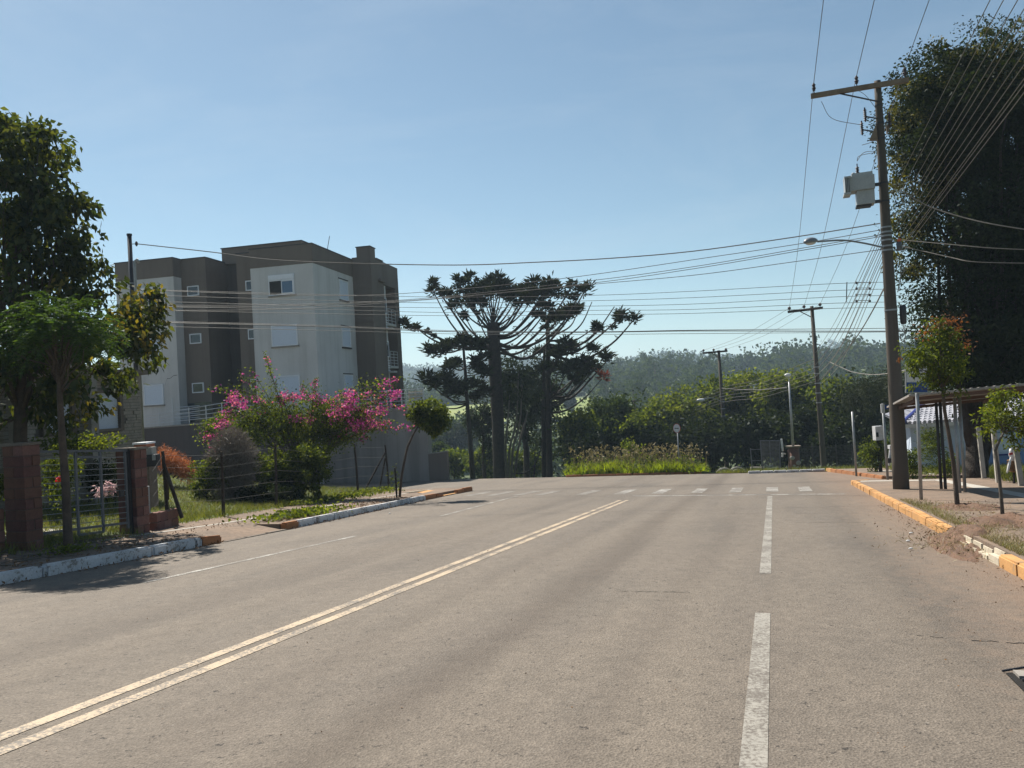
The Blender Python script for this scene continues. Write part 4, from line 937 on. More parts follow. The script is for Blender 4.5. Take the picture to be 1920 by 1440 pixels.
P4_, I4, B4_, T4_ = far_pole('farthest utility pole with plain crossarm rising out of the valley trees', (1197, 860), (1189, 750), 82, .17, .12, ((1160, 755), (1204, 751)), (), None, ((1159, 809), 0, .45))

# ------------------------------------------------------------------ cables
def cable(label, pts, r=.009, mat='wire', n=24, group=None, name='overhead_cable'):
    p = sag_line(pts, n); o = MB().tube(p, r, 5).build(name, mat, loc=p[0]); return tag(o, label, 'cable', group)
GH = 'high wires on the crossarms'
for i, nm in enumerate(('left', 'middle', 'right')):
    a = INS[i]; far_ = I2[i]; back_ = a - DV * 46 + ZV * (46 * ROAD_K + .1)
    cable(f'thin high wire from the {nm} insulator of the tall pole down to the next pole', [a, a.lerp(far_, .5) - ZV * .55, far_], .009, group=GH)
    cable(f'thin high wire climbing out of the picture from the {nm} insulator of the tall pole', [a, a.lerp(back_, .5) - ZV * .25, back_], .009, group=GH)
    cable(f'thin wire from the {nm} insulator of the dark far pole to the pole beyond', [I2[i], I2[i].lerp(I3[i], .5) - ZV * .3, I3[i]], .009, group=GH)
# bundle from the tall pole to the next poles
GB = 'bundle of cables from the tall pole to the far poles'
ORD = ('first', 'second', 'third', 'fourth', 'fifth', 'sixth', 'seventh', 'eighth', 'ninth', 'tenth', 'eleventh', 'twelfth', 'thirteenth', 'fourteenth', 'fifteenth', 'sixteenth', 'seventeenth', 'eighteenth', 'nineteenth', 'twentieth', 'twenty-first', 'twenty-second', 'twenty-third', 'twenty-fourth')
LB = 'cable in the loose bundle running from the tall pole down to the far pole'
for i in range(9):
    a = at(1650 + i * 1.6, 432 + i * 6.2, PD + (i % 3) * .06); b = at(1529 + (i % 3) * 4, 662 + i * 7.5, 45.5)
    cable(ORD[i] + ' cable from the left in the loose bundle between tall and far pole', [a, a.lerp(b, .5) - ZV * (.25 + .06 * i), b], .010, 'wire' if i % 2 else 'wire_pale', group=GB)
for i in range(6):
    b = at(1530, 672 + i * 8.5, 45.4); c = at(1351, 728 + i * 5.6, 61); d = at(1192, 784 + i * 5.0, 82); e = at(1040, 828 + i * 6, 105)
    cable(ORD[i] + ' cable from the top in the pale bundle sloping between the far poles', [b, b.lerp(c, .5) - ZV * .25, c, c.lerp(d, .5) - ZV * .3, d, e], .012, 'wire_pale', 40, group='bundle of cables between the far poles')
cable('thick black cable drooping from the tall pole to the far pole', [at(1663, 530, PD), at(1632, 590, 27), at(1606, 632, 32), at(1575, 672, 38), at(1540, 712, 45)], .022, group=None)
# bundle climbing over the camera at the right
GR = 'bundle of cables running up over the street at the right'
for i, (px, py) in enumerate(((1673, 363), (1675, 384), (1677, 404), (1679, 418), (1680, 426), (1682, 436), (1684, 448), (1686, 456), (1688, 466), (1690, 476), (1688, 470))):
    a = at(px, py, PD); b = a - DV * 40 + ZV * (40 * ROAD_K) + NV * (i * .03)
    cable(ORD[i] + ' cable from the left in the bundle rising rightwards above the tall pole', [a, a.lerp(b, .5) - ZV * .22, b], .0075, 'wire_pale', group=GR)
# drops to the right
cable('pale service cable sagging from the tall pole out to the right before the dark tree', [at(1690, 358, PD - .1), at(1740, 386, PD - .5), at(1800, 406, PD - 1), at(1860, 420, PD - 1.5), at(1960, 436, PD - 2)], .016, 'wire_pale')
cable('upper thin pale cable running right from the terminal box before the dark tree', [at(1690, 450, PD), at(1790, 459, PD - 1), at(1860, 465, PD - 1.5), at(1970, 470, PD - 2)], .012, 'wire_pale')
cable('lower sagging pale cable running right from the terminal box before the dark tree', [at(1692, 462, PD), at(1780, 482, PD - 1), at(1830, 491, PD - 1.5), at(1960, 494, PD - 2)], .012, 'wire_pale')
cable('twisted service cable across the whole street from the entry pole to the tall pole', [ins, at(400, 473, 25), at(500, 486, 24.6), at(640, 493, 24.2), at(850, 497, 23.8), at(1000, 492, 23.4), at(1150, 484, 23), at(1300, 471, 22.7), at(1480, 446, 22.3), at(1650, 419, PD)], .016, n=54)
# lower service lines from the tall pole across the street
for (lab, pts) in (('upper of four street crossing cables that leave the tall pole beside the lamp', ((1652, 431), (1500, 457), (1340, 481), (1040, 524), (760, 550), (590, 554), (325, 546), (180, 538))),
                   ('second of four street crossing cables that leave the tall pole beside the lamp', ((1652, 440), (1500, 466), (1300, 500), (1100, 527), (760, 562), (480, 572), (200, 572))),
                   ('third of four street crossing cables that leave the tall pole beside the lamp', ((1654, 443), (1500, 470), (1300, 504), (1090, 533), (770, 563), (480, 575), (200, 574))),
                   ('lowest of four street crossing cables that leave the tall pole below the lamp', ((1658, 467), (1480, 492), (1300, 516), (1100, 534), (800, 562), (520, 580), (200, 582)))):
    k = len(pts); cable(lab, [at(px, py, PD + 14 * (i / (k - 1))) for i, (px, py) in enumerate(pts)], .011, n=42, group='cables from the tall pole across the street')
# five parallel lines along the cross street and the twin thick ones below
for i, ys in enumerate(((532, 530, 546, 554, 557, 552, 541), (545, 543, 558, 564, 568, 563, 551), (556.5, 555, 570, 574, 577, 573, 563), (569, 567, 580, 582, 586, 580, 574), (580, 577, 587.5, 590, 592, 588, 580))):
    nm = ('top', 'second', 'third', 'fourth', 'lowest')[i]
    cable(f'{nm} of five level wires along the cross street behind the tall pole', [at(px, y, dp) for px, y, dp in zip((1800, 1610, 1300, 1100, 850, 590, 200), ys, (30, 32, 34, 35, 36, 37, 38))], .011, n=36, group='level wires along the cross street')
for i, ys in enumerate(((614, 616, 619, 622, 620, 610, 600), (620, 621, 620.5, 623, 622, 612, 602.5), (621, 623, 625.5, 627, 626, 619, 610))):
    nm = ('upper', 'middle', 'lower')[i]
    cable(f'{nm} thick cable of the three lowest along the cross street', [at(px, y, dp) for px, y, dp in zip((1800, 1610, 1300, 1100, 850, 590, 200), ys, (31, 32.5, 34, 35, 36, 37, 38))], (.013, .02, .011)[i], n=36, group='thick low cables along the cross street')
sp_ = thing('wire_spreader', 'slim upright spreader rod holding the level wires apart', 'spreader', at(1588, 566, 32.3))
MB().tube([at(1588, 529, 32.3), at(1587, 566, 32.3)], .02, 6).build('rod', 'dark_metal', sp_)
for i, y in enumerate((530, 540.5, 552.5, 564)):
    cc = thing('wire_clamp', f'{("top", "second", "third", "bottom")[i]} small clamp pair where the level wires cross the bundle', 'clamp', at(1618, y, 31.8), 'clamps on the level wires')
    for px in (1606, 1631): MB().ball(at(px, y + .5, 31.8), (.05, .05, .06), 7, 5).build('clamp', 'dark_metal', cc)
    MB().tube([at(1606, y - .5, 31.8), at(1631, y - .5, 31.8)], .013, 5).build('bar', 'dark_metal', cc)
cable('pale drop cable from the far pole sagging right over the tree tops', [at(1550, 676, 45), at(1580, 690, 43), at(1605, 699, 41), at(1650, 702, 39), at(1720, 690, 37)], .018, 'wire_pale')
cable('pale cable between the middle pole and the grey lamp post', [at(1352, 728, 61), at(1410, 731, 54), at(1476, 727, 46)], .02, 'wire_pale')

# ------------------------------------------------------------------ bus stop
sg = ground(1727, 937, .135); sd = depth(sg)
bs = thing('bus_stop_sign', 'bus stop sign with white top and blue lower half on a grey post', 'sign', sg)
st_ = at(1717.5, 690, sd); MB().tube([sg - ZV * .2, st_], .038, 10).build('post', 'galvanised', bs, smooth=True)
c = at(1718.5, 709, sd - .05); nx = (at(1739, 709, sd - .05) - at(1698.5, 709, sd - .05)).normalized(); nz = nx.cross(Vector((0, 1, 0))).normalized(); nz = nz if nz.z > 0 else -nz; ny_ = nz.cross(nx)
W_, H_ = m_px(40.5, sd), m_px(54, sd)
MB().box(c, (W_, .02, H_), nx, ny_, nz).build('panel', 'sign_white', bs)
fwd = -ny_ if (-ny_).y < 0 else ny_
MB().box(c + fwd * .012 - nz * H_ * .315, (W_ - .015, .006, H_ * .34), nx, ny_, nz).build('blue_field', 'sign_blue', bs)
m_ = MB()
for (dx, dz_, w, h) in ((0, H_/2, W_ + .02, .02), (0, -H_/2, W_ + .02, .02), (W_/2, 0, .02, H_), (-W_/2, 0, .02, H_)): m_.box(c + nx * dx + nz * dz_, (w, .035, h), nx, ny_, nz)
m_.build('frame', 'galvanised', bs)
m_ = MB(); m_.box(c + fwd * .013 + nz * .10, (.26, .006, .16), nx, ny_, nz); m_.ball(c + fwd * .013 + nz * .01 + nx * -.07, (.03, .004, .03), 10, 6); m_.ball(c + fwd * .013 + nz * .01 + nx * .07, (.03, .004, .03), 10, 6)
m_.build('bus_symbol', 'sign_black', bs)
m_ = MB()
for dx in (-.085, 0, .085): m_.box(c + fwd * .018 + nz * .125 + nx * dx, (.065, .004, .055), nx, ny_, nz)
m_.build('bus_symbol_windows', 'sign_white', bs)
sh = thing('bus_shelter', 'open bus shelter with a thin flat roof on slim metal posts', 'bus shelter', rp(23, 4.4, .14))
RZ = 2.58
roofc = [rp(21.2, 3.25, RZ + .02), rp(21.2, 5.9, RZ + .16), rp(25.2, 5.9, RZ + .05), rp(25.2, 3.25, RZ - .10)]
MB().prism(roofc, (0, 0, .05)).build('roof_sheet', 'roof_sheet', sh)
m_ = MB()
for t_ in np.linspace(3.3, 5.8, 16): m_.tube([rp(21.22, t_, RZ + .075 + (t_ - 3.25) * .053), rp(25.15, t_, RZ - .045 + (t_ - 3.25) * .057)], .02, 5)
m_.build('roof_ribs', 'roof_sheet', sh)
for s_ in (21.3, 23.2, 25.0):
    A = rp(s_, 3.35, RZ - .02 - (s_ - 21.2) * .03); B = rp(s_, 5.8, RZ + .12 - (s_ - 21.2) * .028); x = (B - A).normalized()
    MB().box((A + B) / 2 - ZV * .02, ((B - A).length, .06, .08), x, DV, ZV).build('beam', 'roof_under', sh)
for t_ in (3.4, 5.75): 
    A = rp(21.25, t_, RZ - .08 + (t_ - 3.3) * .055); B = rp(25.1, t_, RZ - .2 + (t_ - 3.3) * .06); x = (B - A).normalized()
    MB().box((A + B) / 2, ((B - A).length, .05, .08), x, NV, ZV).build('fascia', 'roof_under', sh)
for (px, py, pxt, mt) in ((1765, 917, 1754.5, 'dark_metal'), (1773, 917, 1762, 'dark_metal'), (1799.5, 924, 1789.5, 'galvanised'), (1809.5, 923, 1799, 'galvanised')):
    b = ground(px, py, .135); t_ = at(pxt, 746, depth(b)); MB().tube([b - ZV * .1, t_], .040, 10).build('post', mt, sh, smooth=True)
# concrete fence posts, basket with carrier bag
for (px, py, pxt, pyt, lab) in ((1845, 897, 1834.5, 803, 'pale square concrete post before the big trunk'), (1872, 905, 1863, 805, 'pale square concrete post right of the big trunk'), (1915, 911, 1905, 842, 'pale square concrete post beside the hanging carrier bag')):
    b = ground(px, py, .135); t_ = at(pxt, pyt, depth(b)); x = (t_ - b).normalized(); o = thing('concrete_post', lab, 'post', b, 'concrete posts along the house lawn')
    MB().box((b + t_) / 2 - x * .1, (.125, .125, (t_ - b).length + .2), NV, x.cross(NV).normalized(), x).build('shaft', 'pale_concrete', o); MB().box(t_ + x * .01, (.11, .11, .03), NV, x.cross(NV).normalized(), x).build('top', 'concrete', o)
wb = thing('litter_basket', 'round brown woven litter basket on a post by the lawn', 'litter basket', at(1901, 908, 22.5))
bc = at(1902, 873, 22.5)
m_ = MB(); pr_ = [(.10, -.19), (.155, -.14), (.175, 0), (.165, .12), (.15, .19)]
for (r0, z0), (r1, z1) in zip(pr_, pr_[1:]): m_.tube([bc + ZV * z0, bc + ZV * z1], [r0, r1], 14, cap=(z0 == -.19))
m_.build('basket', 'basket', wb, smooth=True)
for k in range(6): MB().tube([bc + ZV * (-.15 + k * .06) + Vector((.178 * math.cos(a), .178 * math.sin(a), 0)) for a in np.linspace(0, 2 * math.pi, 17)], .012, 5).build('hoop', 'basket', wb)
MB().tube([at(1901, 884, 22.5), at(1901.5, 912, 22.5)], .035, 7).build('post', 'post_wood', wb)
bg_ = thing('carrier_bag', 'white carrier bag with red print stuffed on the brown litter basket', 'bag', at(1898, 862, 22.3))
m_ = MB().ball(at(1899, 851, 22.35), (.11, .10, .20), 14, 10); rr_ = random.Random(2)
m_.v = [tuple(Vector(v) + Vector((rr_.uniform(-1, 1), rr_.uniform(-1, 1), rr_.uniform(-1, 1))) * .022) for v in m_.v]; m_.build('bag', 'bag_white', bg_, smooth=True)
m_ = MB().ball(at(1892, 872, 22.25), (.04, .04, .24), 10, 8, (Vector((1, 0, .3)), Vector((0, 1, 0)), Vector((.3, 0, 1)))); m_.build('bag_tail', 'bag_white', bg_, smooth=True)
MB().box(at(1895.5, 851, 22.22), (.10, .02, .055), Vector((1, 0, .2)).normalized(), (0, 1, 0), ZV).build('red_print', 'sign_red', bg_)

# ------------------------------------------------------------------ posts and small things by the right junction
def simple_post(name, lab, cat, px, py, pxt, pyt, r, mt, z=.11):
    b = ground(px, py, z); t_ = at(pxt, pyt, depth(b)); o = thing(name, lab, cat, b)
    MB().tube([b - ZV * .15, t_], r, 8).build('post', mt, o, smooth=True); return o, b, t_, depth(b)
o, b, t_, dp = simple_post('thin_post', 'thin bare dark post without a sign on the far corner', 'post', 1605.5, 888, 1598, 772, .045, 'galvanised')
o, b, t_, dp = simple_post('street_name_sign', 'grey post with a white plate and blue street name blades', 'sign', 1664.5, 896, 1655, 757, .045, 'galvanised')
MB().box(at(1655, 766, dp - .02), (.13, .04, .34), (1, 0, 0), (0, 1, 0), ZV).build('white_plate', 'sign_white', o)
MB().box(at(1665, 763, dp + .05), (.34, .03, .16), Vector((1, .2, 0)).normalized(), Vector((-.2, 1, 0)).normalized(), ZV).build('blue_blade', 'sign_blue', o)
dp = 34.0; o = thing('phone_post', 'white metre post with a stacked box rising from the right hedge', 'meter post', at(1648, 870, dp))
MB().box(at(1646, 812, dp), (.34, .3, .62), (1, 0, 0), (0, 1, 0), ZV).build('box', 'sign_white', o); MB().box(at(1645, 815, dp - .17), (.10, .03, .20), (1, 0, 0), (0, 1, 0), ZV).build('window', 'glass_dark', o)
MB().box(at(1649, 850, dp), (.12, .12, 1.6), (1, 0, 0), (0, 1, 0), ZV).build('post', 'post_wood', o)
dp = 33.0; o = thing('white_frame_stand', 'small white frame stand half hidden by the tall pole', 'stand', at(1671, 873, dp))
for (a, b) in (((1667, 873), (1670, 835)), ((1676, 873), (1674, 835))): MB().tube([at(*a, dp), at(*b, dp)], .05, 7).build('leg', 'sign_white', o)
MB().box(at(1672, 838, dp), (.26, .2, .16), (1, 0, 0), (0, 1, 0), ZV).build('top_box', 'sign_white', o); MB().box(at(1669, 863, dp - .1), (.3, .25, .2), (1, 0, 0), (0, 1, 0), ZV).build('dark_box', 'dark_metal', o)

# brown round pillar with slab, lamp post, mesh gate frame
cb = at(1490, 882, 44.5); 
rpil = thing('round_pillar', 'peeling reddish brown round pillar with a flat slab on top', 'pillar', cb)
hh = m_px(45, 44.5); m_ = MB(); m_.tube([cb - ZV * .5, cb + ZV * .1, cb + ZV * (hh - .05)], [.33, .33, .31], 18); m_.build('drum', 'tank_brown', rpil, smooth=True)
MB().tube([cb + ZV * (hh - .05), cb + ZV * (hh + .04)], [.40, .42], 18).build('slab', 'old_concrete', rpil)
for k, (dx, z_, s_) in enumerate(((-.18, .75, .16), (.1, .45, .2), (.05, .2, .13), (-.1, .3, .1))):
    MB().ball(cb + Vector((dx, -.27, z_)), (s_, .07, s_ * .8), 9, 6).build('peeled_patch', 'concrete', rpil, smooth=True)
lb = at(1487, 836, 44.3); lt = at(1479.5, 716, 44.3)
lp = thing('lamp_post', 'slim grey lamp post standing on the round brown pillar', 'street lamp', lb)
MB().tube([lb - ZV * .1, lb.lerp(lt, .5), lt], [.075, .065, .05], 10).build('post', 'galvanised', lp, smooth=True)
MB().tube(sag_line([lt, at(1479, 708, 44.3), at(1477, 704, 44.2)], 8), .035, 7).build('arm', 'galvanised', lp)
MB().ball(at(1477, 703.5, 44.1), (.20, .13, .11), 12, 8).build('lamp_head', 'sign_white', lp, smooth=True)
gd = 43.6; gfr = thing('mesh_gate', 'grey metal gate frame with wire mesh before the dark hedge', 'gate', at(1445, 886, gd))
def gfb(a, b, r=.035, nm='frame_bar', mt='grey_paint'): MB().tube([at(*a, gd), at(*b, gd)], r, 6).build(nm, mt, gfr)
gfb((1425.5, 826), (1430, 886)); gfb((1462, 826), (1463, 886)); gfb((1425, 826.5), (1462.5, 826.5)); gfb((1430, 885), (1463, 884)); gfb((1443, 827), (1446, 885), .02)
gfb((1407, 841), (1411, 884), .03); gfb((1407, 843), (1426, 842.5), .02); gfb((1409, 864), (1428, 863.5), .02)
m_ = MB()
for k in range(22): m_.tube([at(1427 + k * 1.65, 828, gd), at(1430 + k * 1.55, 884, gd)], .006, 3)
for k in range(24): m_.tube([at(1425.5 + k * .15, 829 + k * 2.35, gd), at(1462, 829 + k * 2.35, gd)], .006, 3)
m_.build('wire_mesh', 'grey_paint', gfr, kind='stuff')
hf = thing('chain_link_fence', 'dark chain link fence stretching right behind the round pillar', 'fence', at(1560, 880, 46))
for px in (1500, 1525, 1570, 1600, 1630): MB().tube([at(px, 882, 46.3), at(px - 3, 833, 46.3)], .03, 6).build('post', 'dark_metal', hf)
m_ = MB()
for k in range(70): m_.tube([at(1496 + k * 2, 880, 46.3), at(1494 + k * 2, 836, 46.3)], .005, 3)
for k in range(16): m_.tube([at(1496, 838 + k * 2.8, 46.3), at(1636, 834 + k * 2.8, 46.3)], .005, 3)
m_.build('wire_mesh', 'dark_metal', hf, kind='stuff')
wh = thing('white_meter_stub', 'white upright pipe and bracket between mesh gate and round pillar', 'pipe', at(1467, 858, 44.8))
MB().tube([at(1465, 823, 44.8), at(1468, 846, 44.8)], .06, 7).build('pipe', 'sign_white', wh); MB().tube([at(1466, 850, 44.8), at(1473, 851, 44.8)], .05, 6).build('bracket', 'sign_white', wh); MB().tube([at(1467, 857, 44.8), at(1468, 850, 44.8)], .05, 6).build('stub', 'sign_white', wh)
low = thing('low_block_wall', 'low pale concrete wall piece at the foot of the mesh gate', 'wall', at(1420, 880, 44))
MB().box(at(1420, 880.5, 44), (.75, .2, .3), (1, 0, -.05), (0, 1, 0), ZV).build('wall', 'concrete', low)
for k, (px, py) in enumerate(((1358, 886), (1382, 884))):
    ty = thing('half_buried_tyre', ('left', 'right')[k] + ' pale half buried tyre ring at the foot of the middle pole', 'tyre', at(px, py, 45 + k), 'half buried tyres at the verge')
    for q in range(2 if k == 0 else 3):
        r_ = .30 - .07 * q
        MB().tube([at(px, py + 1, 45 + k - q * .12) + Vector((r_ * 1.5 * math.cos(a), 0, r_ * math.sin(a) - .02)) for a in np.linspace(0, math.pi, 11)], .045, 6).build('ring', 'pale_concrete' if q % 2 == 0 else 'dark_metal', ty, smooth=True)

# one-way arrow sign
sgb = at(1274, 888, 43.6); os_ = thing('traffic_sign', 'round white traffic sign with a black arrow on the grass bank', 'traffic sign', sgb)
sgt = at(1270, 803, 43.6); MB().tube([sgb - ZV * .3, sgt], .032, 8).build('post', 'galvanised', os_, smooth=True)
nrm = Vector((-.78, -.62, 0)).normalized(); R_ = m_px(17.5 / 2, 43.6); c = sgt + nrm * .04
MB().disc(c, R_, nrm, .012, 28).build('red_rim', 'sign_red', os_); MB().disc(c + nrm * .012, R_ * .90, nrm, .006, 28).build('disc', 'sign_white', os_)
hx = ZV.cross(nrm).normalized(); m_ = MB(); cc = c + nrm * .022
m_.box(cc - hx * R_ * .08, (R_ * .95, .006, R_ * .16), hx, nrm, ZV); m_.prism([cc + hx * R_ * .36 + ZV * R_ * .17, cc + hx * R_ * .62, cc + hx * R_ * .36 - ZV * R_ * .17], nrm * .006)
m_.build('arrow', 'sign_black', os_)

# ------------------------------------------------------------------ pale blue house at the right
hb = thing('blue_house', 'small pale blue house with a grey tiled hip roof behind the bus stop', 'house', at(1800, 870, 34))
ez = at(1692, 796, 33).z
E1 = at(1692, 796, 33); E2 = at(2120, 770, 33); E2.z = ez; E1.z = ez
BL_ = at(1659, 792, 41); BL_.z = ez; BR = Vector((E2.x + 1, BL_.y, ez)); R1 = at(1750, 744, 37.2); R2 = Vector((E2.x - 3, R1.y, R1.z))
m_ = MB(); m_.add([E1, E2, R2, R1], [(0, 1, 2, 3)]); m_.add([E1, R1, BL_], [(0, 1, 2)]); m_.add([BL_, R1, R2, BR], [(0, 1, 2, 3)]); m_.add([E2, BR, R2], [(0, 1, 2)])
m_.build('roof', 'tile_blue_grey', hb)
tl = MB(); nc = 46
for i in range(nc):
    u = (i + .5) / nc; A = E1.lerp(E2, u); top = R1.lerp(R2, u) ; 
    d = (R1 - E1); slope = Vector((0, d.y, d.z)); 
    # columns run straight up the slope and stop at the hip
    umax = min(1.0, (A.x - E1.x) / max(R1.x - E1.x, 1e-6))
    nrow = 12
    for j in range(nrow):
        if (j + .5) / nrow > umax: break
        a = A + slope * (j / nrow) + ZV * (.035 + .02); b = A + slope * ((j + 1.12) / nrow) + ZV * .035
        tl.tube([a, b], [.085, .065], 6, cap=True)
d = (R1 - E1)
for i in range(24):
    u = (i + .5) / 24; A = E1.lerp(BL_, u); H_ = (E1 + BL_) / 2
    umax = min(1, (A.y - E1.y) / max(R1.y - E1.y, .1)) if A.y < R1.y else min(1, (BL_.y - A.y) / max(BL_.y - R1.y, .1))
    sl_ = Vector((R1.x - H_.x, 0, R1.z - ez)); nrow = 9
    for j in range(nrow):
        if (j + .5) / nrow > umax: break
        tl.tube([A + sl_ * (j / nrow) + ZV * .05, A + sl_ * ((j + 1.1) / nrow) + ZV * .03], [.085, .065], 6)
tl.build('roof_tiles', 'tile_blue_grey', hb, kind='stuff', smooth=False)
MB().tube([E1 + ZV * .06, R1 + ZV * .08], .10, 8).build('hip_cap', 'trim_blue', hb); MB().tube([R1 + ZV * .08, R2 + ZV * .08], .10, 8).build('ridge_cap', 'trim_blue', hb)
m_ = MB(); m_.box((E1 + E2) / 2 - ZV * .09 + Vector((0, .05, 0)), ((E2 - E1).length, .06, .16)); m_.build('fascia', 'sign_white', hb)
wy = E1.y + .55; x0 = E1.x + .6; x1 = E2.x - .4; zb = ez - 3.0
MB().prism([Vector((x0, wy, zb)), Vector((x1, wy, zb)), Vector((x1, wy + 6.5, zb)), Vector((BL_.x + .7, BL_.y - .6, zb))], (0, 0, ez - zb)).build('wall', 'wall_pale_blue', hb)
xb = at(1812, 820, depth(Vector((0, wy, ez)))).x
MB().box(((xb + x1) / 2, wy - .03, zb + (ez - zb) * .40), (x1 - xb, .05, (ez - zb) * .8)).build('blue_dado', 'wall_blue', hb)
wx = at(1882, 826, wy).x
MB().box((wx, wy - .08, ez - 1.1), (.9, .06, .9)).build('window_frame', 'wall_pale_blue', hb); MB().box((wx, wy - .12, ez - 1.58), (1.1, .1, .06)).build('window_sill', 'trim_blue', hb)
MB().box((wx, wy - .115, ez - 1.1), (.7, .02, .7)).build('window', 'white_shutter', hb)

# ------------------------------------------------------------------ broken storm drain at the right edge
dr = thing('storm_drain', 'broken concrete storm drain with bare iron bars in the road edge', 'storm drain', rp(5.5, 1.75, 0))
MB().box(rp(5.45, 2.0, .004), (.9, 1.25, .008), DS, NV, NS).build('pit_shade', 'dark_gap', dr)  # thin black sheet, the darkness of the hole is its colour
for (s0, s1, t0, t1, z) in ((5.78, 5.92, 1.42, 2.5, .020), (5.52, 5.66, 1.50, 2.5, .016), (5.27, 5.40, 1.55, 2.5, .018), (5.03, 5.15, 1.60, 2.5, .014), (4.8, 4.93, 1.55, 2.5, .018)):
    MB().box(rp((s0 + s1) / 2, (t0 + t1) / 2, z / 2 + .006), (s1 - s0, t1 - t0, z), DS, NV, NS).build('slab_bar', 'concrete', dr)
MB().tube([rp(5.93, 1.36, .012), rp(5.98, 1.5, .03), rp(5.97, 1.9, .028), rp(5.95, 2.5, .02)], .008, 6).build('iron_bar', 'dark_metal', dr)
MB().tube([rp(5.72, 1.42, .018), rp(5.71, 1.9, .03), rp(5.70, 2.5, .02)], .008, 6).build('iron_bar', 'dark_metal', dr)
# ------------------------------------------------------------------ vegetation builders
def crown(parent, parts, mat, size, nleaf, seed, aspect=.5, droop=.3, rc=.4, ncl=60, shell=.5, name='crown', minz=None, lift=0.0, spread=1.0):
    """parts: list of (centre, (rx, ry, rz), weight)"""
    rng_ = np.random.default_rng(seed); Vs = []; Fs = []; o = 0; centres = []; tot = sum(p[2] for p in parts)
    for c, R, w in parts:
        P, cc = clump_points(c, R, max(4, int(ncl * w / tot)), rc, int(nleaf * w / tot), rng_, shell=shell, minz=minz)
        out = unit(P - np.array(c)) * .55; out[:, 2] += lift
        V_, F_ = leaf_arrays(P, size, rng_, aspect=aspect, droop=droop, dirs=out, spread=spread)
        Vs.append(V_); Fs.append(F_ + o); o += len(V_); centres += [Vector(x) for x in cc]
    ob = link_np(name, np.concatenate(Vs), np.concatenate(Fs), mat, parent)
    return ob, centres
def woody(parent, base, top, r0, r1, centres, mat, nl, seed, name='trunk', lr=.35, bend=.05, start=.45):
    r_ = random.Random(seed); mb = MB(); base = Vector(base); top = Vector(top)
    pts = [base - ZV * .25] + [base.lerp(top, i / 6) + Vector((r_.uniform(-1, 1), r_.uniform(-1, 1), 0)) * bend * (1 if 0 < i < 6 else 0) * (top - base).length * .3 for i in range(7)]
    rr = [r0 * 1.15] + [r0 + (r1 - r0) * i / 6 for i in range(7)]
    mb.tube(pts, rr, 9)
    for c in r_.sample(centres, min(nl, len(centres))):
        u = r_.uniform(start, 1.0); i = min(6, 1 + int(u * 6)); a = pts[i].lerp(pts[min(7, i + 1)], .5) if i < 7 else pts[7]
        limb(mb, a, c, r1 * lr * r_.uniform(.7, 1.3), r1 * .07, sag=r_.uniform(-.05, .12), rng=r_)
    return mb.build(name, mat, parent, smooth=True)
def pxv(px, py, dep): return np.array(at(px, py, dep))
def tz(p): return float(terrain_z(np.array([p[0]]), np.array([p[1]]))[0])

# big-leaved tree filling the top left
k = 16.6; u = m_px(1, k)
tB = thing('broadleaf_tree', 'tall tree with large drooping leaves filling the upper left behind the gate', 'tree', gp(12.4, -15.2))
parts = [(pxv(0, 330, k), (135 * u, 1.5, 125 * u), 3.4), (pxv(40, 250, k), (70 * u, .9, 45 * u), .9), (pxv(125, 385, k), (50 * u, .8, 50 * u), .6), (pxv(150, 480, k), (45 * u, .8, 40 * u), .4), (pxv(-40, 480, k), (215 * u, 1.9, 120 * u), 3), (pxv(70, 420, k), (105 * u, 1.4, 80 * u), 1.5), (pxv(125, 610, k), (165 * u, 1.6, 105 * u), 3), (pxv(245, 600, k), (62 * u, .8, 62 * u), .75),
         (pxv(95, 720, k), (150 * u, 1.3, 80 * u), 2), (pxv(-80, 700, k), (180 * u, 1.5, 120 * u), 1.5)]
cB, ctr = crown(tB, parts, 'leaf_big', .165, 21000, 11, aspect=.52, droop=1.0, rc=.34, ncl=260, shell=.35)
woody(tB, gp(12.4, -15.2), pxv(20, 480, k), .17, .07, ctr, 'bark_brown', 95, 12, lr=.5)
# seed pods and twig ends at the rim
rng_ = np.random.default_rng(13); P = np.array([c for c in ctr])[rng_.integers(0, len(ctr), 420)] + rng_.normal(size=(420, 3)) * .2
V_, F_ = leaf_arrays(P, .24, rng_, aspect=.07, droop=2.6); link_np('seed_pods', V_, F_, 'litter_leaf', tB)

yl = [(pxv(265, 590, k), (45 * u, .7, 60 * u), 3), (pxv(215, 640, k), (55 * u, .8, 50 * u), 2), (pxv(150, 760, k), (80 * u, .9, 30 * u), 1.2), (pxv(170, 560, k), (60 * u, 1.0, 50 * u), 1), (pxv(80, 420, k), (70 * u, 1.0, 50 * u), .6)]
crown(tB, yl, 'leaf_sunlit_yellow', .14, 520, 15, aspect=.52, droop=.9, rc=.24, ncl=70, shell=.5, name='sunlit_yellow_leaves')  # yellower leaves stand for sunlight on this side, put into the colour
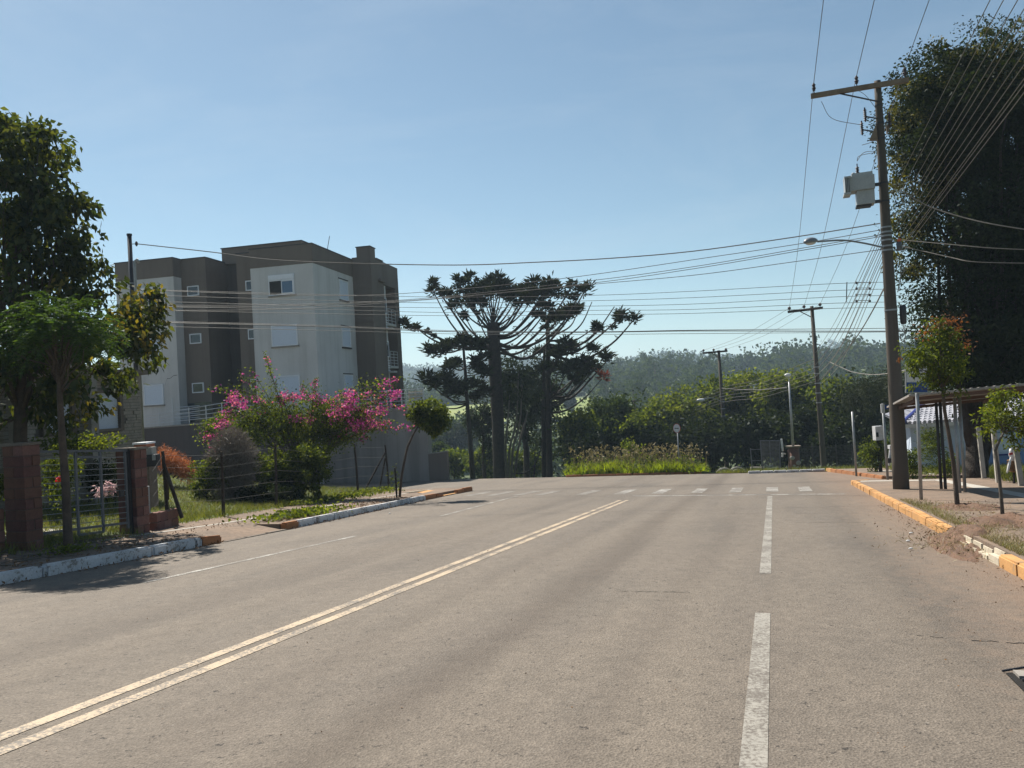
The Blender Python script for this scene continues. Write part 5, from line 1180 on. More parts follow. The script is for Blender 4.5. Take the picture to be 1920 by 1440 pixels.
# feathery kerb tree in front of it
k = 13.1; u = m_px(1, k); bA = ground(128, 1036, .15)
tA = thing('feathery_tree', 'thin trunked kerb tree with feathery dark green fronds in front of the gate', 'tree', bA)
rng_ = np.random.default_rng(31); cA = np.array(at(112, 628, k)); Vs = []; Fs = []; o_ = 0; starts = []
for i in range(560):
    d0 = rng_.normal(size=3); d0 /= np.linalg.norm(d0); d0[2] = abs(d0[2]) * .9 - .25
    st0 = cA + d0 * np.array([100 * u, .85, 118 * u]) * (.35 + .6 * rng_.random()); dirn = d0 + rng_.normal(size=3) * .35; dirn[2] += .1; dirn /= np.linalg.norm(dirn)
    n = 13; L = .30 + .16 * rng_.random(); tt = np.linspace(0.05, 1, n)
    ax = st0 + np.outer(tt, dirn) * L; ax[:, 2] -= (tt ** 2) * L * .55
    side = np.cross(dirn, [0, 0, 1]); side /= np.linalg.norm(side) + 1e-6
    for sg_ in (-1, 1):
        V_, F_ = leaf_arrays(ax.copy(), .072, rng_, aspect=.30, droop=.25, dirs=np.tile(side * sg_ * 1.3 + dirn * .5, (n, 1)), spread=.18, var=.3)
        Vs.append(V_); Fs.append(F_ + o_); o_ += len(V_)
    if i % 14 == 0: starts.append(Vector(st0))
link_np('crown', np.concatenate(Vs), np.concatenate(Fs), 'leaf_feather', tA)
mb = MB(); tr_pts = [bA - ZV * .2, at(127, 1000, k), at(124, 920, k), at(117, 830, k), at(112, 740, k), at(112, 660, k)]
mb.tube(tr_pts, [.085, .072, .066, .058, .045, .03], 10); rr_ = random.Random(5)
for c in starts: limb(mb, tr_pts[-1].lerp(tr_pts[-2], rr_.random()), c, .018, .005, rng=rr_)
limb(mb, tr_pts[-2], at(150, 700, k), .02, .01, rng=rr_); mb.build('trunk', 'bark_brown', tA, smooth=True)

# young leaning tree on the left kerb
k = 26.6; u = m_px(1, k); b = ground(748, 931, .15)
yt = thing('young_tree', 'young leaning kerb tree with a round crown before the streaked wall', 'tree', b)
co, ctr = crown(yt, [(pxv(806, 775, k), (34 * u, .55, 29 * u), 1), (pxv(820, 800, k), (20 * u, .35, 18 * u), .5), (pxv(790, 770, k), (14 * u, .3, 14 * u), .3)], 'leaf_mid', .115, 4200, 41, aspect=.66, droop=.6, rc=.24, ncl=60, shell=.3)
mb = MB(); mb.tube([b - ZV * .2, at(752, 900, k), at(757, 870, k), at(764, 838, k), at(776, 812, k), at(792, 788, k)], [.05, .045, .042, .04, .033, .022], 8); mb.build('trunk', 'bark_brown', yt, smooth=True)
V_, F_ = leaf_arrays(pxv(738, 897, k) + np.random.default_rng(3).normal(size=(46, 3)) * np.array([.12, .1, .26]), .11, np.random.default_rng(4), aspect=.5, droop=.3); link_np('side_shoot', V_, F_, 'leaf_bright', yt)
stk = thing('tree_stake', 'dark stake tied beside the young leaning kerb tree', 'stake', ground(743, 932, .15)); a = ground(744, 932, .15); MB().tube([a - ZV * .1, a + ZV * 1.0], .035, 7).build('stake', 'post_wood', stk)

# right pavement trees
k = 15.7; u = m_px(1, k); b = ground(1796, 953, .14)
r1_ = thing('reddening_tree', 'small kerb tree with an oval crown turning orange at its top', 'tree', b)
co, ctr = crown(r1_, [(pxv(1754, 675, k), (54 * u, .5, 58 * u), 3), (pxv(1776, 690, k), (40 * u, .45, 50 * u), 1.6), (pxv(1766, 625, k), (34 * u, .35, 30 * u), 1), (pxv(1716, 672, k), (20 * u, .25, 18 * u), .4)], 'leaf_mid', .068, 4600, 51, aspect=.48, droop=.5, rc=.15, ncl=120, shell=.35)
rng_ = np.random.default_rng(52)
P = np.concatenate([pxv(1772, 607, k) + rng_.normal(size=(170, 3)) * np.array([.17, .16, .10]), pxv(1812, 648, k) + rng_.normal(size=(50, 3)) * .08, pxv(1795, 622, k) + rng_.normal(size=(60, 3)) * .10, pxv(1740, 620, k) + rng_.normal(size=(40, 3)) * .10, pxv(1686, 672, k) + rng_.normal(size=(10, 3)) * .03])
V_, F_ = leaf_arrays(P, .07, rng_, aspect=.48, droop=.3); link_np('orange_leaves', V_, F_, 'leaf_red', r1_)
mb = MB(); tp = [b - ZV * .2, at(1792, 915, k), at(1788, 870, k), at(1779, 815, k), at(1771, 770, k), at(1768, 735, k), at(1760, 680, k)]; mb.tube(tp, [.05, .046, .042, .036, .034, .03, .014], 9)
rr_ = random.Random(6)
for c in rr_.sample(ctr, 40): limb(mb, tp[-2].lerp(tp[-1], rr_.random()), c, .014, .004, rng=rr_)
mb.build('trunk', 'bark_brown', r1_, smooth=True)
k = 13.0; u = m_px(1, k); b = ground(1881, 977, .14)
r2_ = thing('bright_tree', 'small kerb tree with bright yellow green leaves at the right edge', 'tree', b)
co, ctr = crown(r2_, [(pxv(1893, 785, k), (48 * u, .4, 42 * u), 2.2), (pxv(1850, 778, k), (26 * u, .3, 20 * u), .6), (pxv(1925, 800, k), (40 * u, .4, 60 * u), 1.8), (pxv(1880, 742, k), (22 * u, .25, 18 * u), .6)], 'leaf_bright', .075, 2200, 61, aspect=.42, droop=.15, rc=.13, ncl=80, shell=.3)
mb = MB(); tp = [b - ZV * .2, at(1877, 930, k), at(1872, 880, k), at(1866, 845, k), at(1876, 822, k), at(1888, 800, k)]; mb.tube(tp, [.032, .028, .026, .022, .018, .010], 8)
for c in rr_.sample(ctr, 26): limb(mb, tp[-2].lerp(tp[-1], rr_.random()), c, .009, .003, rng=rr_)
mb.build('trunk', 'bark_pale', r2_, smooth=True)

# huge dark tree behind the bus stop
k = 26.5; u = m_px(1, k); b = ground(1832, 896, .12)
bt = thing('great_tree', 'huge dark ivy clad tree towering behind the bus stop', 'tree', b)
parts = [(pxv(1915, 212, k), (205 * u, 3.0, 148 * u), 3.2), (pxv(2060, 310, k), (170 * u, 3.0, 220 * u), 2), (pxv(1800, 200, k), (120 * u, 2.2, 100 * u), 1.6), (pxv(1860, 420, k), (168 * u, 2.6, 130 * u), 3), (pxv(1990, 420, k), (200 * u, 3.2, 280 * u), 2.4), (pxv(1890, 600, k), (160 * u, 2.6, 150 * u), 3), (pxv(1770, 290, k), (90 * u, 1.6, 60 * u), 1), (pxv(1840, 680, k), (90 * u, 1.8, 60 * u), 1)]
co, ctr = crown(bt, parts, 'leaf_dark', .15, 125000, 71, aspect=.52, droop=.35, rc=.62, ncl=850, shell=.10)
crown(bt, parts, 'leaf_dark', .105, 105000, 72, aspect=.52, droop=.35, rc=.48, ncl=1500, shell=.84, name='outer_crown')
crown(bt, [(pxv(1800, 150, k), (100 * u, 1.6, 60 * u), 2), (pxv(1900, 110, k), (110 * u, 2.0, 50 * u), 2), (pxv(1715, 200, k), (40 * u, 1.0, 60 * u), 1), (pxv(1720, 320, k), (50 * u, 1.0, 60 * u), 1), (pxv(1720, 450, k), (50 * u, 1.0, 70 * u), .8), (pxv(1960, 130, k), (80 * u, 1.5, 60 * u), 1)], 'leaf_sunlit_olive', .12, 15000, 73, aspect=.5, droop=.2, rc=.4, ncl=170, shell=.75, name='sunlit_tint_leaves')  # olive leaves along the rim: sunlight put into the leaf colour
mb = MB(); tp = [b - ZV * .4, b + ZV * .3, at(1832, 850, k), at(1834, 800, k), at(1840, 740, k), at(1860, 600, k), at(1880, 400, k)]; mb.tube(tp, [.42, .36, .34, .38, .42, .32, .18], 12)
mb.tube([at(1826, 840, k), at(1815, 800, k), at(1808, 750, k), at(1800, 690, k), at(1780, 560, k)], [.22, .22, .22, .2, .12], 9); mb.tube([at(1840, 860, k), at(1850, 820, k), at(1862, 770, k), at(1890, 690, k)], [.24, .24, .26, .2], 9)
rr_ = random.Random(9)
for c in rr_.sample(ctr, 110): limb(mb, tp[4 + rr_.randrange(3)], c, .09, .02, rng=rr_)
mb.build('trunk', 'bark_dark', bt, smooth=True)

# ------------------------------------------------------------------ araucarias
def tuft_arrays(c, r, rng, n=46, w=.06):
    """ball of short rope-like branchlets, each a tapering blade"""
    d = unit(rng.normal(size=(n, 3)) + np.array([0, 0, .75])); L = r * (.6 + .5 * rng.random((n, 1)))
    P0 = np.array(c) + d * L * .15 + rng.normal(size=(n, 3)) * r * .22; tip = P0 + d * L * np.array([1.25, 1.25, .82]); tip[:, 2] += L[:, 0] * .14; mid = P0 + d * L * .55
    s = unit(np.cross(d, rng.normal(size=(n, 3)))) * w
    V = np.stack([P0, mid + s, tip, mid - s], 1).reshape(-1, 3); s2 = unit(np.cross(d, s)) * w
    V2 = np.stack([P0, mid + s2, tip, mid - s2], 1).reshape(-1, 3)
    V = np.concatenate([V, V2]); return V, np.arange(len(V)).reshape(-1, 4)
def araucaria(label, base, trunk_px, dep, radii, branches, seed, tuft=.62, extra=0):
    """branches: (trunk height px y, tip px x, tip px y, tuft radius m or 0, sag)"""
    rng_ = np.random.default_rng(seed); rr_ = random.Random(seed); t = thing('araucaria', label, 'tree', base)
    mb = MB(); tp = [Vector(base) - ZV * 2.5] + [at(px, py, dep) for px, py in trunk_px]; mb.tube(tp, [radii[0] * 1.1] + list(np.linspace(radii[0], radii[1], len(trunk_px))), 12)
    ys = [py for px, py in trunk_px][::-1]; xs = [px for px, py in trunk_px][::-1]; Vs = []; Fs = []; o_ = 0
    for (py0, tx, ty, tr_, sag) in branches:
        a = at(float(np.interp(py0, ys, xs)), py0, dep); dd_ = rr_.uniform(-1, 1) * min(3.2, abs(tx - 925) * .022 + 1.0); e = at(tx, ty, dep + dd_)
        L = (e - a).length; jx = rr_.uniform(-.03, .03); sag = sag * rr_.uniform(1.2, 1.8); mid1 = a.lerp(e, .33) - ZV * L * (sag + jx); mid2 = a.lerp(e, .7) - ZV * L * (sag * .85 - jx) + Vector((rr_.uniform(-.03, .03) * L, 0, 0))
        q = sag_line([a, mid1, mid2, e], 15); r0 = min(.02 + L * .018, .16); mb.tube(q, [r0 * (1 - .7 * i / (len(q) - 1)) for i in range(len(q))], 6)
        if tr_:
            V_, F_ = tuft_arrays(e, tr_ * .98, rng_, 84); Vs.append(V_); Fs.append(F_ + o_); o_ += len(V_)
            for kk in range(rr_.choice((1, 1, 2, 3))):       # side tufts on short forks
                j = rr_.randrange(len(q) * 3 // 4, len(q) - 1); f = q[j] + Vector((rr_.uniform(-1, 1), rr_.uniform(-1, 1), rr_.uniform(.0, .6))) * tr_ * 1.2
                mb.tube([q[j], f], [.03, .015], 4, cap=False); V_, F_ = tuft_arrays(f, tr_ * rr_.uniform(.45, .85), rng_, 48); Vs.append(V_); Fs.append(F_ + o_); o_ += len(V_)
            for kk in range(3):
                j = rr_.randrange(3, len(q) - 2); V_, F_ = tuft_arrays(q[j] + ZV * .12, .20, rng_, 8, .03); Vs.append(V_); Fs.append(F_ + o_); o_ += len(V_)
    mb.build('trunk', 'bark_dark', t, smooth=True)
    link_np('foliage', np.concatenate(Vs), np.concatenate(Fs), 'leaf_pine', t); return t
k = 60.0
base = at(936, 905, k)
rr_ = random.Random(17)
br = [(640, 812, 546, .62, .16), (648, 812, 530, .5, .14), (632, 838, 552, .62, .14), (626, 859, 524, .5, .06), (625, 872, 530, .5, .12), (620, 880, 518, .48, .10), (618, 893, 545, .75, .05), (610, 905, 552, .7, .03), (606, 919, 525, .55, .0), (605, 935, 523, .6, .0), (602, 926, 546, .6, .0), (606, 948, 552, .6, .02),
      (612, 962, 548, .62, .03), (618, 975, 545, .6, .06), (620, 990, 540, .62, .08), (625, 1003, 530, .62, .10), (628, 1018, 548, .75, .10), (632, 1030, 532, .62, .12), (636, 1042, 545, .7, .12), (642, 1073, 535, .5, .14), (646, 1090, 548, .72, .16), (648, 1100, 540, .55, .15),
      (650, 757, 606, .48, .06), (655, 780, 615, .38, .05), (650, 870, 590, .35, .1), (640, 885, 575, .35, .1), (655, 1030, 575, .5, .10), (652, 1010, 590, .4, .1), (660, 1048, 596, .4, .12), (615, 855, 560, .45, .1), (608, 910, 535, .6, 0), (608, 945, 535, .6, 0), (622, 1000, 556, .7, .08), (616, 985, 560, .6, .05), (612, 880, 560, .6, .06), (608, 895, 565, .5, .04), (610, 960, 560, .55, .03)]
araucaria('great candelabra araucaria with a thick dark trunk and flat topped crown', base, ((936, 893), (934, 800), (930, 720), (926, 650), (925, 605)), k, (.48, .52), br, 17)
k = 62.5
br = [(655, 1165, 592, .62, .12), (660, 1190, 598, .55, .12), (650, 1152, 575, 0, .12), (640, 1110, 566, 0, .13), (645, 1118, 612, .45, .08), (630, 1068, 585, .8, .06), (622, 1060, 592, .7, .04), (615, 1035, 600, .6, .02), (618, 1048, 595, .6, .03), (650, 1125, 618, .4, .08), (632, 1085, 580, .55, .07),
      (690, 1060, 645, .7, .02), (700, 1075, 652, .6, .04), (705, 1050, 655, .6, .03), (712, 1045, 668, .5, .03), (735, 1113, 655, .6, .10), (742, 1135, 668, .6, .10), (745, 1142, 672, .5, .12), (748, 1090, 685, .7, .06), (750, 1070, 690, .8, .04), (742, 1050, 690, .8, .02), (760, 1098, 700, .6, .08), (755, 1110, 690, .5, .1), (775, 1128, 711, .0, .10), (738, 1020, 690, .6, 0), (700, 1010, 660, .5, 0), (765, 1082, 712, .55, .08)]
t2 = araucaria('second araucaria whose long bare boughs sweep out to the right', at(1028, 905, k), ((1031, 893), (1029, 800), (1028, 700), (1027, 620), (1026, 600)), k, (.25, .14), br, 18)
tt_ = thing('araucaria', 'thin bare twin trunk hugging the left side of the second araucaria', 'tree', at(1020, 905, k + .6)); MB().tube([at(1020, 960, k + .6), at(1020, 893, k + .6), at(1019, 780, k + .6), at(1020, 690, k + .6), at(1021, 650, k + .6)], [.2, .19, .17, .14, .1], 9).build('trunk', 'bark_dark', tt_, smooth=True); crown(tt_, [(pxv(1016, 665, k + .6), (.8, .8, .9), 1)], 'leaf_pine', .3, 260, 96, rc=.4, ncl=12, aspect=.2, droop=-.3)
rng_ = np.random.default_rng(5); V_, F_ = tuft_arrays(np.array(at(1130, 706, k)), .62, rng_, 60, .055); link_np('dead_tuft', V_, F_, 'leaf_pine_dry', t2)
k = 57.0
br = [(650, 812, 662, .6, .05), (655, 826, 655, .6, .03), (650, 838, 650, .6, .02), (648, 852, 645, .6, 0), (645, 866, 640, .65, 0), (648, 884, 648, .6, 0), (650, 900, 650, .5, 0), (690, 840, 690, .5, .03), (695, 855, 680, .55, 0), (700, 895, 690, .6, .0), (705, 912, 700, .6, 0), (720, 838, 710, .6, .04), (725, 850, 722, .6, .03), (735, 870, 725, .6, .0), (720, 895, 722, .6, 0), (728, 910, 735, .6, 0),
      (753, 802, 712, .75, .10), (756, 815, 722, .5, .08), (740, 845, 735, .6, .02), (758, 815, 770, .0, .02), (690, 905, 672, .6, 0), (745, 862, 738, .5, .02), (745, 892, 745, .5, .0)]
araucaria('smaller araucaria with a low branch reaching left by the young tree', at(886, 905, k), ((886, 893), (882, 830), (876, 755), (872, 690), (868, 642)), k, (.20, .085), br, 19)
# broadleaf trees growing between the araucaria trunks
def mass_tree(label, px, top, bot, dep, hw, mat, nleaf, size, seed, group=None, name='tree', rc=None, ncl=70, trunk=True, bark='bark_dark', dfac=.85, shell=.35, aspect=.55, droop=.3, sub=3):
    u = m_px(1, dep); r_ = random.Random(seed); c = pxv(px, (top + bot) / 2, dep); R = (hw * u, hw * u * dfac, (bot - top) / 2 * u)
    base = Vector((c[0], c[1], 0)); base.z = min(tz(base), at(px, bot, dep).z); t = thing(name, label, 'bush' if name == 'shrub' else 'tree', base, group)
    parts = [(c, (R[0] * .92, R[1] * .92, R[2] * .95), 2.2)]
    for i in range(sub):
        a = r_.uniform(0, 6.28); parts.append((c + np.array([math.cos(a) * R[0] * .5, math.sin(a) * R[1] * .5, R[2] * r_.uniform(-.1, .6)]), (R[0] * .55, R[1] * .55, R[2] * .42), .9))
    co, ctr = crown(t, parts, mat, size, nleaf, seed, rc=rc or R[0] * .30, ncl=ncl, shell=shell, aspect=aspect, droop=droop)
    if trunk: woody(t, base, c + np.array([0, 0, R[2] * .3]), max(.08, R[2] * .055), max(.04, R[2] * .03), ctr, bark, 16, seed, lr=.6)
    return t
GI = 'broadleaf trees among the araucarias'
mass_tree('dark broadleaf tree filling the gap right of the great araucaria trunk', 980, 640, 870, 64, 46, 'leaf_dark', 6500, .26, 81, rc=.8, ncl=110, sub=4)
mass_tree('dark broadleaf tree pressed against the second araucaria trunk', 1022, 690, 880, 66, 34, 'leaf_dark', 4500, .26, 82, rc=.7, ncl=80)
mass_tree('dark narrow broadleaf tree left of the great araucaria trunk', 905, 735, 880, 63.5, 30, 'leaf_dark', 3200, .24, 83, rc=.6, ncl=60)
ms = thing('multi_stem_tree', 'pale multi stemmed tree close to the right of the great trunk', 'tree', at(960, 900, 58.6)); mb = MB(); rr_ = random.Random(23)
for (x0, x1, x2, yt) in ((952, 956, 968, 700), (958, 962, 975, 720), (963, 972, 985, 770), (950, 948, 952, 740)): mb.tube(sag_line([at(x0, 905, 58.6), at(x1, 840, 58.6), at(x2, 790, 58.6), at(x2 + 4, yt, 58.6)], 12), [.10] * 4 + [.085] * 4 + [.06] * 4 + [.03], 7)
mb.build('trunk', 'bark_pale', ms, smooth=True); crown(ms, [(pxv(975, 720, 58.6), (30 * .0406, 1.0, 40 * .0406), 1)], 'leaf_dark', .22, 1500, 84, rc=.6, ncl=40)
db = thing('bare_branch_tree', 'small dark forked tree with a bare elbow branch under the second araucaria', 'tree', at(1008, 905, 59.5)); mb = MB()
mb.tube(sag_line([at(958, 888, 59.5), at(985, 886, 59.5), at(1002, 872, 59.5), at(1015, 838, 59.5), at(1016, 825, 59.5)], 16), .055, 6); mb.tube([at(1003, 871, 59.5), at(1003, 838, 59.5)], [.05, .03], 6); mb.tube([at(1000, 905, 59.5), at(1003, 871, 59.5)], .06, 6); mb.build('trunk', 'bark_dark', db)

# ------------------------------------------------------------------ trees beyond the junction
GM = 'dense trees beyond the junction'
M = [  # label, px, top, bot, dist, half width, material; lower crowns have their shade put into the leaf colour
 ('olive tree at the left end of the dense trees beside the araucarias', 1082, 768, 885, 62, 38, 'leaf_mid'),
 ('pale olive crown right of the reddish dead araucaria tuft', 1150, 738, 885, 70, 60, 'leaf_far'),
 ('yellow green crown behind the farthest utility pole', 1218, 752, 885, 66, 48, 'leaf_mid'),
 ('bright crown up the slope left of the middle utility pole', 1278, 728, 885, 68, 52, 'leaf_bright'),
 ('tall bright crown directly behind the middle utility pole', 1336, 704, 885, 70, 50, 'leaf_mid'),
 ('tallest bright topped crown between the two dark utility poles', 1396, 688, 885, 70, 52, 'leaf_bright'),
 ('bright topped crown behind the grey lamp post', 1456, 694, 885, 67, 50, 'leaf_bright'),
 ('broad green crown just left of the dark far pole', 1508, 696, 885, 66, 46, 'leaf_mid'),
 ('dark crown just right of the dark far pole', 1566, 706, 885, 60, 44, 'leaf_mid'),
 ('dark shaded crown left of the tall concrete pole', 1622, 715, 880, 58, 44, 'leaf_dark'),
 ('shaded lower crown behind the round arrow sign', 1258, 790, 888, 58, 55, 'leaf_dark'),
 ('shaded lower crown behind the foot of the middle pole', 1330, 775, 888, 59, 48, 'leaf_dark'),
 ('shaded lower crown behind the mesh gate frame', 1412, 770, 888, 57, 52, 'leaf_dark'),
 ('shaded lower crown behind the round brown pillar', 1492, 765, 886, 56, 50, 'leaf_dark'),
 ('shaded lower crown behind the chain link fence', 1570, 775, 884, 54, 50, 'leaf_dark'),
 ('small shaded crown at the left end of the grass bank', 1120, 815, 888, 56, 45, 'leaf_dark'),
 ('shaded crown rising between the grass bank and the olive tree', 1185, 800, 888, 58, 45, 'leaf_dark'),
 ('bright young tree growing up through the weeds of the grass bank', 1187, 822, 880, 47.5, 17, 'leaf_bright')]
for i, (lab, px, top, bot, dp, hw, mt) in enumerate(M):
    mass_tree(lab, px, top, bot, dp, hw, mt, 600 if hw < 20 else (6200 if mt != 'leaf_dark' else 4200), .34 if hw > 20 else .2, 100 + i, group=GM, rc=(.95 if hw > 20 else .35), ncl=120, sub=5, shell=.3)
for i, (lab, px, top, bot, dp, hw) in enumerate((('layered pine standing behind the tall concrete pole', 1655, 686, 800, 52, 42), ('layered pine left of the tall concrete pole', 1618, 702, 800, 55, 34), ('layered pine on the right of the tall concrete pole', 1700, 690, 830, 50, 40))):
    mass_tree(lab, px, top, bot, dp, hw, 'leaf_pine', 5200, .22, 140 + i, rc=.75, ncl=90, droop=-.2, aspect=.25, sub=4)
GV = 'trees in the valley seen past the wall end'
for i, (lab, px, top, bot, dp, hw, mt) in enumerate((('rounded valley tree just right of the lower brown wall', 850, 836, 905, 76, 36, 'leaf_mid'), ('valley tree between the small and the great araucaria trunks', 905, 840, 905, 72, 30, 'leaf_mid'), ('low valley tree tucked behind the lower brown wall top', 812, 826, 905, 90, 32, 'leaf_far'),
    ('valley tree seen between the two thick araucaria trunks', 985, 838, 905, 70, 40, 'leaf_mid'), ('hazy valley tree at the foot of the sunny field', 840, 775, 850, 165, 30, 'leaf_far'), ('hazy valley tree below the low araucaria branch', 872, 768, 850, 175, 26, 'leaf_far'), ('hazy dark valley tree right of the young tree crown', 858, 800, 850, 140, 34, 'leaf_dark'),
    ('hazy dark valley tree just past the terrace corner', 812, 790, 850, 150, 30, 'leaf_far'), ('small valley tree under the great trunk gap', 935, 850, 905, 76, 34, 'leaf_mid'), ('small round tree growing on the sunny field', 1070, 742, 770, 235, 11, 'leaf_dark'))):
    mass_tree(lab, px, top, bot, dp, hw, mt, 2600, .4 if dp < 100 else .8, 160 + i, rc=hw * m_px(1, dp) * .33, ncl=70)

# ------------------------------------------------------------------ far hills: woods and fields
def patch(px0, px1, R0, R1, n0=16, n1=12):
    vs = []; 
    for i in range(n0 + 1):
        for j in range(n1 + 1):
            px = px0 + (px1 - px0) * i / n0; R = R0 + (R1 - R0) * j / n1 + 4 * math.sin(i * 1.3); th = math.atan((px - 960) / FPX); x, y = R * math.sin(th), R * math.cos(th)
            vs.append((x, y, float(terrain_z(np.array([x]), np.array([y]))[0]) + .35))
    fs = [(i * (n1 + 1) + j, (i + 1) * (n1 + 1) + j, (i + 1) * (n1 + 1) + j + 1, i * (n1 + 1) + j + 1) for i in range(n0) for j in range(n1)]
    return MB().add(vs, fs)
patch(770, 945, 222, 292).build('field', 'field', kind='structure', smooth=True); patch(1015, 1130, 226, 296).build('field', 'field', kind='structure', smooth=True)
rng_ = np.random.default_rng(200)
def wood(name, n, R0, R1, px0, px1, hgt, nq, qs, seed, mat='leaf_far', gap=None):
    rg = np.random.default_rng(seed); R = np.sqrt(rg.uniform(R0 ** 2, R1 ** 2, n)); px = rg.uniform(px0, px1, n); th = np.arctan((px - 960) / FPX)
    x, y = R * np.sin(th), R * np.cos(th); z = terrain_z(x, y); h = hgt * np.where(rg.random(n) < .12, rg.uniform(1.1, 1.6, n), rg.uniform(.4, 1.05, n))
    keep = np.ones(n, bool)
    if gap: keep = ~((R > gap[0]) & (R < gap[1]) & (((px > 765) & (px < 945)) | ((px > 1012) & (px < 1132))))
    c = np.stack([x, y, z + h * .55], 1)[keep]; h = h[keep]; m = len(c)
    ki = np.repeat(np.arange(m), nq); u = unit(rg.normal(size=(m * nq, 3))) * (.55 + .45 * rg.random((m * nq, 1)))
    w = (.30 + .16 * rg.random(m)) * h
    P = c[ki] + u * np.stack([w, w, h * .5], 1)[ki]
    V_, F_ = leaf_arrays(P, qs, rg, aspect=.8, droop=0., dirs=u * .6); V_ = V_; 
    return link_np(name, V_, F_, mat, kind='stuff')
wood('far_ridge_woods', 5200, 850, 1420, 600, 1850, 15, 26, 4.2, 201, gap=None)
wood('middle_hill_woods', 1900, 297, 620, 620, 1800, 10, 60, 1.7, 202, gap=(200, 300))
wood('valley_woods', 420, 130, 300, 700, 1800, 9, 80, 1.1, 203, gap=(205, 300))
GE = 'tall trees breaking the far skyline'
protos = []
for kind in range(3):
    c0 = Vector((0, 0, 0)); t = thing('ridge_tree', 'tall hazy tree standing up from the far wooded ridge', 'tree', (0, 0, 0), GE)
    if kind == 0: pr = [((0, 0, 11), (3.2, 3.2, 4.5), 2), ((1, 0, 15), (2, 2, 2.6), 1), ((-1.6, .5, 8), (2, 2, 2), .7)]
    elif kind == 1: pr = [((0, 0, 12.5), (5.2, 5.2, 1.5), 2), ((2, 0, 10.5), (2.6, 2.6, 1.1), .8)]
    else: pr = [((0, 0, 9), (4.2, 4.2, 4.5), 2), ((2, 0, 12), (2.4, 2.4, 2.4), 1)]
    crown(t, [(np.array(c), r_, w) for c, r_, w in pr], 'leaf_far', 1.1, 420, 210 + kind, rc=1.4, ncl=26, shell=.4)
    MB().tube([(0, 0, -3), (0, 0, 6), (.3, 0, 12)], [.35, .28, .12], 6).build('trunk', 'bark_brown', t); protos.append(t)
RT_ = [(1556, 0, 700, 1.45), (1545, 0, 705, 1.1), (1572, 0, 690, 1.2), (1590, 0, 700, 1.2), (1602, 2, 690, 1.15), (1617, 0, 700, 1.05), (1628, 2, 690, 1.0), (1640, 0, 695, 1.0), (1516, 0, 700, 1.1), (1660, 2, 700, 1.0), (1352, 1, 640, 1.0), (1366, 0, 640, .95), (1343, 2, 650, .8), (1252, 0, 700, .95), (1172, 1, 700, 1.0), (1190, 1, 705, .9), (1300, 1, 700, .8), (1225, 2, 690, .8), (787, 2, 700, .85), (830, 1, 700, .9), (770, 2, 700, .7), (805, 2, 705, .75), (1255, 0, 380, .8), (1208, 0, 370, .85), (1285, 0, 360, .7), (1160, 2, 350, .9), (1240, 2, 345, .75), (1120, 2, 210, .8), (1140, 0, 230, .75), (1165, 2, 190, .85), (1185, 2, 225, .8), (1205, 0, 240, .8), (1222, 2, 200, .75), (1246, 0, 190, .7), (1262, 0, 205, .7), (1281, 2, 215, .8), (1305, 2, 240, .8), (1335, 2, 225, .7), (1135, 2, 280, 1.0), (1230, 2, 290, 1.1), (1318, 0, 280, .8)]
for i, (px, kd, R, sc_) in enumerate(RT_):
    R = R * 1.84 if R > 500 else R
    th = math.atan((px - 960) / FPX); x, y = R * math.sin(th), R * math.cos(th); z = float(terrain_z(np.array([x]), np.array([y]))[0])
    src = protos[kd]; c = copy_thing(src, (x, y, z - 1), i * 1.7, sc_ * (1.35 if R > 900 else 1))
    if R < 500: c['label'] = ORD[sorted(q[0] for q in RT_ if q[2] < 500).index(px)] + ' hazy tree from the left rising above the nearer wooded hill'; c['group'] = 'tall trees on the nearer hill'
    else: c['label'] = ORD[sorted(q[0] for q in RT_ if q[2] >= 500).index(px)] + ' tall hazy tree from the left along the far wooded ridge'
for t in protos:
    for ch in [q for q in bpy.data.objects if q.parent == t]: bpy.data.objects.remove(ch)
    bpy.data.objects.remove(t)

# ------------------------------------------------------------------ garden plants
k = 27.0; u = m_px(1, k); rr_ = random.Random(77)
bb = at(560, 905, k); bv_ = thing('bougainvillea', 'sprawling bougainvillea with magenta and pink bracts by the wire fence', 'bush', bb)
mb = MB(); rngb = np.random.default_rng(78); LP = []; FPp = []; FPk = []
tips = [(397, 728), (400, 815), (385, 845), (420, 760), (430, 735), (450, 700), (470, 690), (468, 745), (500, 672), (497, 665), (520, 745), (545, 735), (570, 720), (592, 712), (600, 745), (620, 750), (640, 735), (650, 760), (665, 745), (680, 770), (700, 790), (690, 800), (712, 770), (722, 745), (740, 720), (752, 708), (745, 735), (705, 735), (770, 765), (790, 800), (735, 790), (660, 800), (640, 810), (610, 790), (580, 770), (480, 770), (450, 780), (430, 800), (510, 780), (540, 790), (570, 800), (690, 820), (720, 800), (415, 780), (670, 780), (655, 775), (700, 775)]
